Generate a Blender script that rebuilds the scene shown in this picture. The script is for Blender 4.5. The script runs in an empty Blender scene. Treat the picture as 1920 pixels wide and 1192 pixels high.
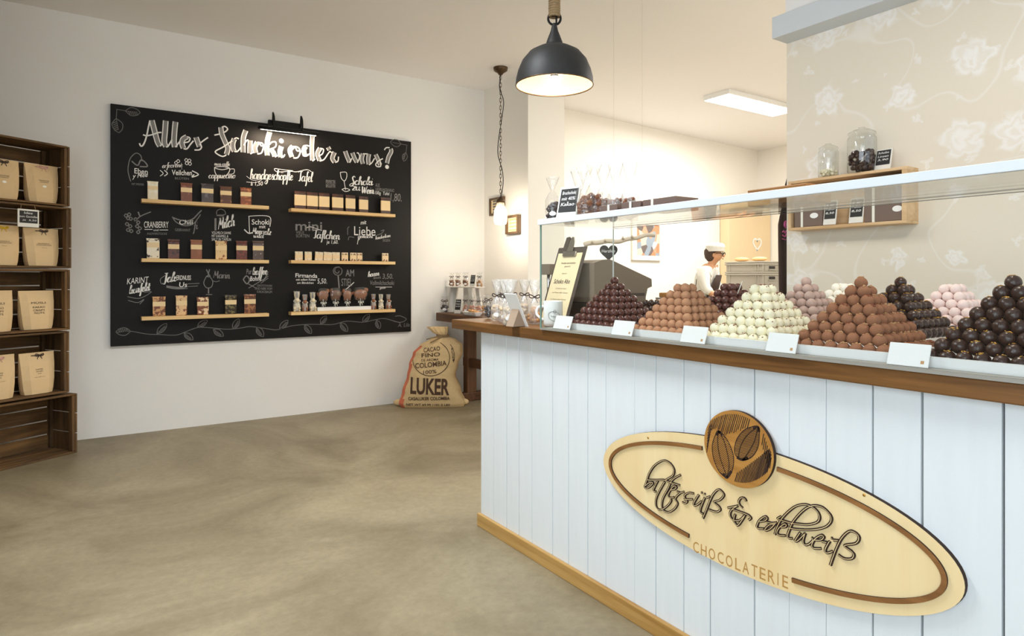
import bpy, bmesh, math, random
from mathutils import Vector, Matrix
R = random.Random(7)
S = bpy.context.scene
COL = S.collection
PI = math.pi

# ------------------------------------------------------------------ camera
CAM_H, FOC, HY, CX = 1.3, 1211.0, 520.0, 960.0
YAW = math.radians(33.81)
FW = Vector((math.sin(YAW), math.cos(YAW), 0)); RT = Vector((math.cos(YAW), -math.sin(YAW), 0))
cd = bpy.data.cameras.new('camera'); cam = bpy.data.objects.new('camera', cd); COL.objects.link(cam)
cam.location = (0, 0, CAM_H); cam.rotation_euler = (PI/2, 0, -YAW)
cd.sensor_width = 36; cd.lens = FOC/1920*36; cd.shift_y = (HY-596)/1920; cd.clip_start = 0.05
S.camera = cam

def P(x, y, X=None, Y=None, Z=None, D=None):
    """world point seen at photo pixel (x, y) on the plane X=, Y=, Z= or at depth D"""
    r = FW + RT*((x-CX)/FOC) + Vector((0, 0, (HY-y)/FOC))
    t = X/r.x if X is not None else Y/r.y if Y is not None else (Z-CAM_H)/r.z if Z is not None else D
    return r*t + Vector((0, 0, CAM_H))

# ------------------------------------------------------------------ world, daylight, exposure
S.view_settings.view_transform = 'Standard'; S.view_settings.look = 'None'
S.view_settings.exposure = 0.27; S.view_settings.gamma = 1.0
S.cycles.max_bounces = 10; S.cycles.transparent_max_bounces = 32; S.cycles.diffuse_bounces = 5
S.cycles.caustics_reflective = False; S.cycles.caustics_refractive = False
S.cycles.sample_clamp_indirect = 6.0
w = bpy.data.worlds.new('sky'); S.world = w; w.use_nodes = True
w.node_tree.nodes['Background'].inputs[0].default_value = (0.75, 0.86, 1.0, 1)
w.node_tree.nodes['Background'].inputs[1].default_value = 1.2

def area(name, loc, to, sx, sy, power, col, spread=180):
    d = bpy.data.lights.new(name, 'AREA'); d.shape = 'RECTANGLE'; d.size = sx; d.size_y = sy
    d.energy = power; d.color = col; d.spread = math.radians(spread)
    o = bpy.data.objects.new(name, d); COL.objects.link(o); o.location = loc
    o.rotation_euler = (Vector(to)-Vector(loc)).to_track_quat('-Z', 'Y').to_euler()
    return o
def point(name, loc, power, col, rad=0.05):
    d = bpy.data.lights.new(name, 'POINT'); d.energy = power; d.color = col; d.shadow_soft_size = rad
    o = bpy.data.objects.new(name, d); COL.objects.link(o); o.location = loc
    return o
DAY = (0.82, 0.915, 1.0); WARM = (1.0, 0.80, 0.56); NEUT = (1.0, 0.96, 0.91)
area('daylight_shop_window', (-1.62, -0.5, 1.55), (1.7, 1.2, 1.1), 3.2, 2.2, 70, DAY)
area('daylight_front_window', (1.2, -2.86, 1.6), (2.4, 3, 1.7), 3.4, 2.2, 14, DAY)
area('ceiling_panel_glow', (6.8, 4.80, 3.33), (6.8, 4.80, 0), 1.2, 0.32, 92, (1.0, 0.98, 0.95))
area('added_back_room_fill', (5.6, 2.4, 3.33), (5.6, 2.4, 0), 1.2, 0.32, 64, (1.0, 0.98, 0.94))  # unseen panel added to fill the back room with light
area('added_shop_fill', (0.5, 2.7, 3.33), (0.5, 2.7, 0), 1.2, 0.32, 46, (0.88, 0.94, 1.0), 130)  # added out-of-view panel that brightens the counter and floor
point('pendant_bulb_glow', (2.02, 2.62, 2.17), 7, (1.0, 0.88, 0.72), 0.04)
point('added_counter_fill', (2.02, 0.85, 2.17), 12, (1.0, 0.91, 0.80), 0.04)  # added light above the frame, lifts the trays and wallpaper
point('jar_bulb_glow', (3.49, 5.45, 1.86), 19, (1.0, 0.91, 0.79), 0.05)

# ------------------------------------------------------------------ materials
def lin(c):
    return tuple(((v/255)/12.92 if v/255 <= 0.04045 else ((v/255+0.055)/1.055)**2.4) for v in c)+(1,)
def nt_new(name):
    m = bpy.data.materials.new(name); m.use_nodes = True
    nt = m.node_tree; return m, nt, nt.nodes['Principled BSDF']
def mat(name, col, rough=0.6, metal=0.0, var=0.0, scale=8.0, bump=0.0, bscale=60.0, spec=None, emit=None, estr=0, coat=0, stretch=None):
    m, nt, b = nt_new(name)
    c = lin(col); b.inputs['Base Color'].default_value = c
    b.inputs['Roughness'].default_value = rough; b.inputs['Metallic'].default_value = metal
    if spec is not None: b.inputs['Specular IOR Level'].default_value = spec
    if coat: b.inputs['Coat Weight'].default_value = coat
    tc = nt.nodes.new('ShaderNodeTexCoord')
    src = tc.outputs['Object']
    if stretch:
        mp = nt.nodes.new('ShaderNodeMapping'); mp.inputs['Scale'].default_value = stretch
        nt.links.new(src, mp.inputs[0]); src = mp.outputs[0]
    if var:
        n = nt.nodes.new('ShaderNodeTexNoise'); n.inputs['Scale'].default_value = scale; n.inputs['Detail'].default_value = 5
        nt.links.new(src, n.inputs['Vector'])
        mx = nt.nodes.new('ShaderNodeMixRGB'); mx.blend_type = 'MIX'
        mx.inputs[1].default_value = tuple(max(0, v*(1-var)) for v in c[:3])+(1,)
        mx.inputs[2].default_value = tuple(min(1, v*(1+var)) for v in c[:3])+(1,)
        nt.links.new(n.outputs['Fac'], mx.inputs[0]); nt.links.new(mx.outputs[0], b.inputs['Base Color'])
    if bump:
        n2 = nt.nodes.new('ShaderNodeTexNoise'); n2.inputs['Scale'].default_value = bscale; n2.inputs['Detail'].default_value = 4
        nt.links.new(src, n2.inputs['Vector'])
        bp = nt.nodes.new('ShaderNodeBump'); bp.inputs['Strength'].default_value = bump; bp.inputs['Distance'].default_value = 0.01
        nt.links.new(n2.outputs['Fac'], bp.inputs['Height']); nt.links.new(bp.outputs[0], b.inputs['Normal'])
    if emit:
        b.inputs['Emission Color'].default_value = lin(emit); b.inputs['Emission Strength'].default_value = estr
    return m
def wood(name, c1, c2, axis='Y', rough=0.5, grain=22.0, along=1.2, bump=0.12, coat=0.0):
    m, nt, b = nt_new(name)
    tc = nt.nodes.new('ShaderNodeTexCoord'); mp = nt.nodes.new('ShaderNodeMapping')
    sc = {'X': (along, grain, grain), 'Y': (grain, along, grain), 'Z': (grain, grain, along)}[axis]
    mp.inputs['Scale'].default_value = sc
    oi = nt.nodes.new('ShaderNodeObjectInfo')
    ad = nt.nodes.new('ShaderNodeVectorMath'); ad.operation = 'ADD'
    mu = nt.nodes.new('ShaderNodeMath'); mu.operation = 'MULTIPLY'; mu.inputs[1].default_value = 7.0
    nt.links.new(oi.outputs['Random'], mu.inputs[0])
    nt.links.new(tc.outputs['Object'], ad.inputs[0]); nt.links.new(mu.outputs[0], ad.inputs[1])
    nt.links.new(ad.outputs[0], mp.inputs[0])
    n = nt.nodes.new('ShaderNodeTexNoise'); n.inputs['Scale'].default_value = 1.0; n.inputs['Detail'].default_value = 6
    n.inputs['Roughness'].default_value = 0.65; n.inputs['Distortion'].default_value = 0.6
    nt.links.new(mp.outputs[0], n.inputs['Vector'])
    cr = nt.nodes.new('ShaderNodeValToRGB')
    cr.color_ramp.elements[0].position = 0.32; cr.color_ramp.elements[0].color = lin(c1)
    cr.color_ramp.elements[1].position = 0.68; cr.color_ramp.elements[1].color = lin(c2)
    nt.links.new(n.outputs['Fac'], cr.inputs[0]); nt.links.new(cr.outputs[0], b.inputs['Base Color'])
    b.inputs['Roughness'].default_value = rough
    if coat: b.inputs['Coat Weight'].default_value = coat
    bp = nt.nodes.new('ShaderNodeBump'); bp.inputs['Strength'].default_value = bump; bp.inputs['Distance'].default_value = 0.004
    nt.links.new(n.outputs['Fac'], bp.inputs['Height']); nt.links.new(bp.outputs[0], b.inputs['Normal'])
    return m
def pane(name, tint=(0.97, 0.99, 0.98), gloss=1.0, bump=0.0, bscale=40, base=0.0, white=None, wfac=0.0):
    """thin clear sheet: transparent + fresnel gloss (+ a little white scatter for crinkled film)"""
    m = bpy.data.materials.new(name); m.use_nodes = True; nt = m.node_tree; nt.nodes.clear()
    out = nt.nodes.new('ShaderNodeOutputMaterial'); tr = nt.nodes.new('ShaderNodeBsdfTransparent')
    tr.inputs[0].default_value = tint+(1,)
    gl = nt.nodes.new('ShaderNodeBsdfGlossy'); gl.inputs['Roughness'].default_value = 0.03 if not bump else 0.12
    ge = nt.nodes.new('ShaderNodeNewGeometry'); dp = nt.nodes.new('ShaderNodeVectorMath'); dp.operation = 'DOT_PRODUCT'
    nt.links.new(ge.outputs['Normal'], dp.inputs[0]); nt.links.new(ge.outputs['Incoming'], dp.inputs[1])
    def mth(op, a, v1=None, v2=None):
        q = nt.nodes.new('ShaderNodeMath'); q.operation = op; q.use_clamp = op == 'MULTIPLY_ADD'
        if isinstance(a, float): q.inputs[0].default_value = a
        else: nt.links.new(a, q.inputs[0])
        for i, v in ((1, v1), (2, v2)):
            if v is None: continue
            if isinstance(v, (int, float)): q.inputs[i].default_value = v
            else: nt.links.new(v, q.inputs[i])
        return q
    ab = mth('ABSOLUTE', dp.outputs['Value']); om = mth('SUBTRACT', 1.0, ab.outputs[0]); pw = mth('POWER', om.outputs[0], 5.0)
    fr = mth('MULTIPLY_ADD', pw.outputs[0], 0.96, 0.04)
    mu = mth('MULTIPLY_ADD', fr.outputs[0], gloss, base)
    mx = nt.nodes.new('ShaderNodeMixShader'); nt.links.new(mu.outputs[0], mx.inputs[0])
    nt.links.new(tr.outputs[0], mx.inputs[1]); nt.links.new(gl.outputs[0], mx.inputs[2])
    last = mx
    if bump:
        tc = nt.nodes.new('ShaderNodeTexCoord'); n = nt.nodes.new('ShaderNodeTexNoise'); n.inputs['Scale'].default_value = bscale
        n.inputs['Detail'].default_value = 3
        nt.links.new(tc.outputs['Object'], n.inputs['Vector'])
        bp = nt.nodes.new('ShaderNodeBump'); bp.inputs['Strength'].default_value = bump; bp.inputs['Distance'].default_value = 0.02
        nt.links.new(n.outputs['Fac'], bp.inputs['Height']); nt.links.new(bp.outputs[0], gl.inputs['Normal']); nt.links.new(bp.outputs[0], dp.inputs[0])
    if wfac:
        df = nt.nodes.new('ShaderNodeBsdfDiffuse'); df.inputs[0].default_value = lin(white or (255, 255, 255))
        m2 = nt.nodes.new('ShaderNodeMixShader'); m2.inputs[0].default_value = wfac
        nt.links.new(last.outputs[0], m2.inputs[1]); nt.links.new(df.outputs[0], m2.inputs[2]); last = m2
    nt.links.new(last.outputs[0], out.inputs[0])
    return m

M = {}
M['wall'] = mat('wall_paint', (242, 240, 236), 0.85, var=0.02, scale=2, bump=0.05, bscale=90)
M['dim'] = mat('bounce_dimming_wall_paint', (128, 118, 106), 0.85, var=0.03, scale=2)  # dark tone given to the unseen walls to cut bounced light
M['rearedge'] = mat('pale_glass_edge', (206, 212, 206), 0.25)
M['ceil'] = mat('ceiling_paint', (244, 242, 240), 0.9, bump=0.03, bscale=80)
M['warmwall'] = mat('back_room_paint', (246, 242, 234), 0.85, bump=0.04, bscale=90)
M['trim'] = mat('trim_paint', (206, 213, 218), 0.5)
M['plank'] = mat('white_painted_board', (233, 238, 240), 0.45, var=0.04, scale=3, bump=0.05, bscale=12, stretch=(12, 12, 1))
M['gap'] = mat('board_gap_shadow', (30, 25, 20), 0.9)
M['top'] = wood('oiled_worktop_wood', (84, 53, 22), (136, 92, 46), 'Y', 0.42, 26, 1.6, 0.06, coat=0.1)
M['base'] = wood('oak_plinth_wood', (164, 120, 58), (203, 162, 96), 'Y', 0.45, 16, 1.0, 0.05)
M['crate'] = wood('old_crate_wood', (62, 43, 20), (126, 91, 48), 'X', 0.75, 20, 1.8, 0.25)
M['cratez'] = wood('old_crate_wood_upright', (58, 40, 19), (118, 85, 46), 'Z', 0.75, 20, 1.8, 0.25)
M['pine'] = wood('pine_shelf_wood', (226, 182, 118), (246, 214, 158), 'X', 0.5, 22, 1.4, 0.05)
M['winebox'] = wood('pine_box_wood', (200, 160, 112), (230, 200, 158), 'Y', 0.6, 18, 1.6, 0.08)
M['table'] = wood('dark_table_wood', (66, 40, 22), (116, 76, 46), 'Y', 0.55, 18, 1.6, 0.15)
M['tablez'] = wood('dark_table_wood_upright', (74, 46, 24), (120, 80, 48), 'Z', 0.55, 18, 1.6, 0.15)
M['tray_wood'] = wood('brown_board_wood', (132, 86, 38), (176, 124, 66), 'Y', 0.5, 22, 1.6, 0.08)
M['ply'] = wood('birch_sign_wood', (240, 208, 150), (250, 227, 177), 'Z', 0.42, 5, 0.7, 0.02)
M['disc'] = wood('oak_disc_wood', (160, 106, 44), (196, 142, 72), 'Y', 0.42, 22, 3, 0.04)
M['rim'] = wood('sign_border_wood', (120, 78, 38), (160, 110, 60), 'Y', 0.5, 30, 2, 0.03)
M['burnt'] = mat('laser_burnt_edge', (48, 27, 14), 0.8)
M['tan'] = mat('engraved_lettering', (190, 142, 74), 0.7)
M['board'] = mat('blackboard_paint', (17, 14, 12), 0.55, spec=0.25, var=0.12, scale=3)
M['chalk'] = mat('white_chalk', (238, 236, 232), 0.95)
M['chalkg'] = mat('rubbed_chalk', (136, 134, 132), 0.95)
M['chalkd'] = mat('faint_chalk', (112, 110, 108), 0.95)
M['black'] = mat('black_metal', (28, 27, 26), 0.45, 0.6)
M['lampout'] = mat('worn_black_enamel', (40, 40, 40), 0.55, 0.2, var=0.25, scale=9, bump=0.1, bscale=30)
M['lampin'] = mat('lamp_inside', (222, 190, 146), 0.45, 0.1, var=0.08, scale=20)
M['bronze'] = mat('aged_bronze', (92, 74, 56), 0.4, 0.8)
M['rope'] = mat('hemp_rope', (150, 126, 92), 0.9, var=0.3, scale=60, bump=0.6, bscale=120)
M['bulb'] = mat('lit_bulb', (255, 250, 240), 0.3, emit=(255, 244, 222), estr=7)
M['panel'] = mat('lit_panel', (255, 255, 250), 0.3, emit=(255, 250, 240), estr=6)
M['white'] = mat('white_plastic', (242, 242, 240), 0.35)
M['ceramic'] = mat('white_ceramic', (246, 246, 244), 0.2, coat=0.3)
M['card'] = mat('white_card', (246, 245, 242), 0.6)
M['frost'] = mat('white_shelf_edge', (236, 242, 248), 0.35)
M['glass'] = pane('clear_glass', (0.985, 0.995, 0.99), 0.8)
M['glassedge'] = mat('green_glass_edge', (120, 150, 138), 0.25)
M['glassdark'] = mat('dark_glass_edge', (44, 50, 46), 0.3)
M['film'] = pane('crinkled_clear_film', (0.97, 0.97, 0.96), 1.2, 0.5, 26, 0.02, None, 0.03)
M['filmw'] = pane('bright_clear_film', (0.97, 0.97, 0.96), 1.4, 0.7, 22, 0.05, (255, 252, 246), 0.20)
M['jar'] = pane('jar_glass', (0.96, 0.97, 0.96), 1.3, 0, 0, 0.03)
M['lampglass'] = pane('lamp_jar_glass', (0.98, 0.95, 0.88), 1.0, 0, 0, 0.04, (255, 246, 226), 0.35)
M['kraft'] = mat('kraft_paper', (218, 188, 142), 0.8, var=0.06, scale=6, bump=0.2, bscale=14)
M['kraftband'] = mat('cream_paper_band', (246, 218, 168), 0.7)
M['ink'] = mat('dark_print', (66, 48, 36), 0.8)
M['inkg'] = mat('grey_print', (120, 112, 100), 0.8)
M['rib_brown'] = mat('brown_ribbon', (58, 40, 30), 0.5)
M['rib_pink'] = mat('pink_ribbon', (222, 172, 160), 0.5)
M['rib_yellow'] = mat('yellow_ribbon', (226, 186, 30), 0.5)
M['rib_white'] = mat('white_ribbon', (240, 238, 226), 0.5)
M['slate'] = mat('small_slate', (38, 37, 36), 0.7)
M['frame_w'] = mat('white_sign_frame', (232, 228, 218), 0.6)
M['burlap'] = mat('jute_sacking', (226, 196, 146), 0.95, var=0.12, scale=40, bump=0.5, bscale=220)
M['sackred'] = mat('red_sack_stripe', (214, 118, 88), 0.95, var=0.1, scale=40)
M['sackink'] = mat('sack_print', (84, 60, 46), 0.95)
M['boxbrown'] = mat('brown_gift_box', (118, 98, 88), 0.55, var=0.06, scale=20)
M['lidbrown'] = mat('dark_brown_box_side', (70, 52, 42), 0.5)
M['regist'] = mat('register_plastic', (136, 122, 106), 0.45)
M['regdark'] = mat('register_dark_plastic', (78, 70, 62), 0.5)
M['steel'] = mat('brushed_steel', (186, 186, 182), 0.35, 0.9)
M['clip'] = mat('clip_steel', (168, 162, 150), 0.3, 0.85)
M['clipboard'] = mat('clipboard_back', (74, 64, 56), 0.6)
M['cream'] = mat('cream_menu_paper', (244, 226, 184), 0.75)
M['grey'] = mat('grey_crate_plastic', (176, 168, 154), 0.5)
M['greyd'] = mat('dark_handle_opening', (46, 40, 36), 0.7)
M['apron'] = mat('brown_apron_cloth', (62, 44, 36), 0.9, var=0.1, scale=12, bump=0.25, bscale=9)
M['pinkprint'] = mat('pink_print', (206, 92, 150), 0.8)
M['skin'] = mat('skin', (214, 158, 118), 0.55)
M['hair'] = mat('brown_hair', (70, 48, 34), 0.7)
M['shirt'] = mat('white_work_shirt', (240, 236, 228), 0.85, bump=0.2, bscale=20)
M['birch'] = mat('birch_bark', (226, 212, 190), 0.8, var=0.2, scale=20, stretch=(1, 8, 8))
M['string'] = mat('thin_string', (200, 190, 170), 0.9)
M['picframe'] = mat('pale_picture_frame', (244, 236, 222), 0.6)
M['darkframe'] = wood('brown_frame_wood', (70, 50, 30), (104, 78, 50), 'Z', 0.5)
M['fridge'] = mat('beige_cabinet_front', (232, 206, 166), 0.6)
M['greycab'] = mat('grey_appliance', (168, 160, 150), 0.5)
M['loaf'] = mat('tan_loaf_paper', (222, 176, 120), 0.8, var=0.1, scale=8)
M['aluminium'] = mat('aluminium_rail', (160, 156, 146), 0.45, 0.1)
M['concrete'] = None
# chocolate
M['t_dark'] = mat('glossy_dark_chocolate', (58, 36, 29), 0.3, var=0.25, scale=70, bump=0.25, bscale=55)
M['t_ruby'] = mat('reddish_dark_chocolate', (88, 48, 40), 0.3, var=0.25, scale=60, bump=0.25, bscale=50)
M['t_milk'] = mat('milk_chocolate_cocoa', (190, 138, 102), 0.75, var=0.12, scale=60, bump=0.2, bscale=60)
M['t_milk2'] = mat('brown_cocoa_coating', (150, 100, 70), 0.8, var=0.14, scale=60, bump=0.25, bscale=60)
M['t_white'] = mat('white_chocolate', (246, 238, 208), 0.5, var=0.05, scale=50, bump=0.2, bscale=50)
M['t_mauve'] = mat('mauve_dusted_chocolate', (192, 164, 152), 0.85, var=0.1, scale=60, bump=0.2, bscale=60)
M['t_pink'] = mat('pink_sugar_dusting', (240, 218, 212), 0.85, var=0.06, scale=60, bump=0.2, bscale=60)
M['t_snow'] = mat('white_sugar_dusting', (248, 242, 228), 0.85, var=0.03, scale=60, bump=0.2, bscale=60)
M['gold'] = mat('gold_leaf', (208, 158, 72), 0.35, 0.7, var=0.3, scale=90)
M['nib'] = mat('red_brown_crumbs', (128, 62, 34), 0.7)
M['nut'] = mat('nut_crumbs', (196, 150, 104), 0.7, var=0.2, scale=90)
def choc(name, base, fleck, thr=0.56, scale=26, rough=0.35, seed=0.0):
    m, nt, b = nt_new(name)
    tc = nt.nodes.new('ShaderNodeTexCoord'); mp = nt.nodes.new('ShaderNodeMapping'); mp.inputs['Location'].default_value = (seed, seed*0.7, seed*1.3)
    n = nt.nodes.new('ShaderNodeTexVoronoi'); n.inputs['Scale'].default_value = scale*2.2
    nt.links.new(tc.outputs['Object'], mp.inputs[0]); nt.links.new(mp.outputs[0], n.inputs['Vector'])
    n2 = nt.nodes.new('ShaderNodeTexNoise'); n2.inputs['Scale'].default_value = scale; nt.links.new(mp.outputs[0], n2.inputs['Vector'])
    cr = nt.nodes.new('ShaderNodeValToRGB'); cr.color_ramp.interpolation = 'EASE'
    cr.color_ramp.elements[0].position = thr-0.03; cr.color_ramp.elements[0].color = lin(base)
    cr.color_ramp.elements[1].position = thr+0.03; cr.color_ramp.elements[1].color = lin(fleck)
    nt.links.new(n2.outputs['Fac'], cr.inputs[0]); nt.links.new(cr.outputs[0], b.inputs['Base Color'])
    b.inputs['Roughness'].default_value = rough
    return m

def floor_mat():
    m, nt, b = nt_new('polished_screed')
    tc = nt.nodes.new('ShaderNodeTexCoord')
    n = nt.nodes.new('ShaderNodeTexNoise'); n.inputs['Scale'].default_value = 0.9; n.inputs['Detail'].default_value = 10; n.inputs['Roughness'].default_value = 0.62; n.inputs['Distortion'].default_value = 1.1
    n2 = nt.nodes.new('ShaderNodeTexNoise'); n2.inputs['Scale'].default_value = 26; n2.inputs['Detail'].default_value = 8; n2.inputs['Roughness'].default_value = 0.7
    for q in (n, n2): nt.links.new(tc.outputs['Object'], q.inputs['Vector'])
    cr = nt.nodes.new('ShaderNodeValToRGB')
    cr.color_ramp.elements[0].position = 0.33; cr.color_ramp.elements[0].color = lin((122, 109, 84))
    cr.color_ramp.elements[1].position = 0.66; cr.color_ramp.elements[1].color = lin((160, 147, 119))
    nt.links.new(n.outputs['Fac'], cr.inputs[0])
    mx = nt.nodes.new('ShaderNodeMixRGB'); mx.blend_type = 'OVERLAY'; mx.inputs[0].default_value = 0.30
    nt.links.new(cr.outputs[0], mx.inputs[1]); nt.links.new(n2.outputs['Fac'], mx.inputs[2])
    nt.links.new(mx.outputs[0], b.inputs['Base Color'])
    b.inputs['Roughness'].default_value = 0.48; b.inputs['Specular IOR Level'].default_value = 0.35
    bp = nt.nodes.new('ShaderNodeBump'); bp.inputs['Strength'].default_value = 0.06; bp.inputs['Distance'].default_value = 0.01
    nt.links.new(n2.outputs['Fac'], bp.inputs['Height']); nt.links.new(bp.outputs[0], b.inputs['Normal'])
    return m
M['concrete'] = floor_mat()

def wallpaper_mat():
    """beige paper with pale printed blossoms, buds and twigs"""
    m, nt, b = nt_new('floral_wallpaper')
    N = nt.nodes.new; L = nt.links.new
    tc = N('ShaderNodeTexCoord'); sp = N('ShaderNodeSeparateXYZ'); L(tc.outputs['Object'], sp.inputs[0])
    cb = N('ShaderNodeCombineXYZ'); L(sp.outputs[1], cb.inputs[0]); L(sp.outputs[2], cb.inputs[1])
    def mth(op, a, bb=None, c=None, clamp=False):
        q = N('ShaderNodeMath'); q.operation = op; q.use_clamp = clamp
        for i, v in enumerate((a, bb, c)):
            if v is None: continue
            if isinstance(v, (int, float)): q.inputs[i].default_value = v
            else: L(v, q.inputs[i])
        return q.outputs[0]
    wn = N('ShaderNodeTexNoise'); wn.inputs['Scale'].default_value = 13; wn.inputs['Detail'].default_value = 3; L(cb.outputs[0], wn.inputs['Vector'])
    wsub = N('ShaderNodeVectorMath'); wsub.operation = 'MULTIPLY_ADD'; wsub.inputs[1].default_value = (.10, .10, 0); L(wn.outputs['Color'], wsub.inputs[0]); L(cb.outputs[0], wsub.inputs[2]); warp = wsub
    def flowers(scale, off, r0, petals, amp):
        mp = N('ShaderNodeMapping'); mp.inputs['Location'].default_value = off; mp.inputs['Scale'].default_value = (scale,)*3
        L(warp.outputs[0], mp.inputs[0])
        vo = N('ShaderNodeTexVoronoi'); vo.voronoi_dimensions = '2D'; vo.inputs['Scale'].default_value = 1; vo.inputs['Randomness'].default_value = 0.75
        L(mp.outputs[0], vo.inputs['Vector'])
        sb = N('ShaderNodeVectorMath'); sb.operation = 'SUBTRACT'; L(mp.outputs[0], sb.inputs[0]); L(vo.outputs['Position'], sb.inputs[1])
        s2 = N('ShaderNodeSeparateXYZ'); L(sb.outputs[0], s2.inputs[0])
        an = mth('ARCTAN2', s2.outputs[1], s2.outputs[0])
        sc = N('ShaderNodeSeparateColor'); L(vo.outputs['Color'], sc.inputs[0])
        ph = mth('MULTIPLY', sc.outputs[0], 6.28)
        pet = mth('ABSOLUTE', mth('COSINE', mth('MULTIPLY_ADD', an, petals/2, ph)))
        no = N('ShaderNodeTexNoise'); no.inputs['Scale'].default_value = 5; no.inputs['Detail'].default_value = 4; L(mp.outputs[0], no.inputs['Vector'])
        rad = mth('MULTIPLY', mth('MULTIPLY_ADD', pet, amp, 1-amp), mth('MULTIPLY_ADD', no.outputs['Fac'], r0*0.9, r0*0.55))
        rad = mth('MULTIPLY', rad, mth('MULTIPLY_ADD', sc.outputs[1], 0.7, 0.5))
        rr = mth('DIVIDE', vo.outputs['Distance'], rad)
        inside = mth('SUBTRACT', 1.0, mth('SMOOTH_MIN', rr, 1.0, 0.05), clamp=True)
        mask = mth('MULTIPLY', inside, 3.0, clamp=True)
        rings = mth('MULTIPLY_ADD', mth('SINE', mth('MULTIPLY_ADD', rr, 13.0, mth('MULTIPLY', no.outputs['Fac'], 9.0))), 0.28, 0.72)
        return mth('MULTIPLY', mask, rings)
    f1 = flowers(3.1, (0.3, 0.55, 0), 0.30, 5, 0.35)
    f2 = flowers(5.6, (2.2, 0.1, 0), 0.17, 3, 0.7)
    wv = N('ShaderNodeTexNoise'); wv.inputs['Scale'].default_value = 2.4; wv.inputs['Detail'].default_value = 1; L(cb.outputs[0], wv.inputs['Vector'])
    twig = mth('SUBTRACT', 1.0, mth('MULTIPLY', mth('ABSOLUTE', mth('SUBTRACT', wv.outputs['Fac'], 0.5)), 90.0), clamp=True)
    tot = mth('MAXIMUM', f1, mth('MAXIMUM', mth('MULTIPLY', f2, 0.8), mth('MULTIPLY', twig, 0.5)))
    mx = N('ShaderNodeMixRGB'); mx.inputs[1].default_value = lin((232, 223, 206)); mx.inputs[2].default_value = lin((244, 241, 236))
    L(tot, mx.inputs[0]); L(mx.outputs[0], b.inputs['Base Color'])
    b.inputs['Roughness'].default_value = 0.7
    return m
M['paper'] = wallpaper_mat()

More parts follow.
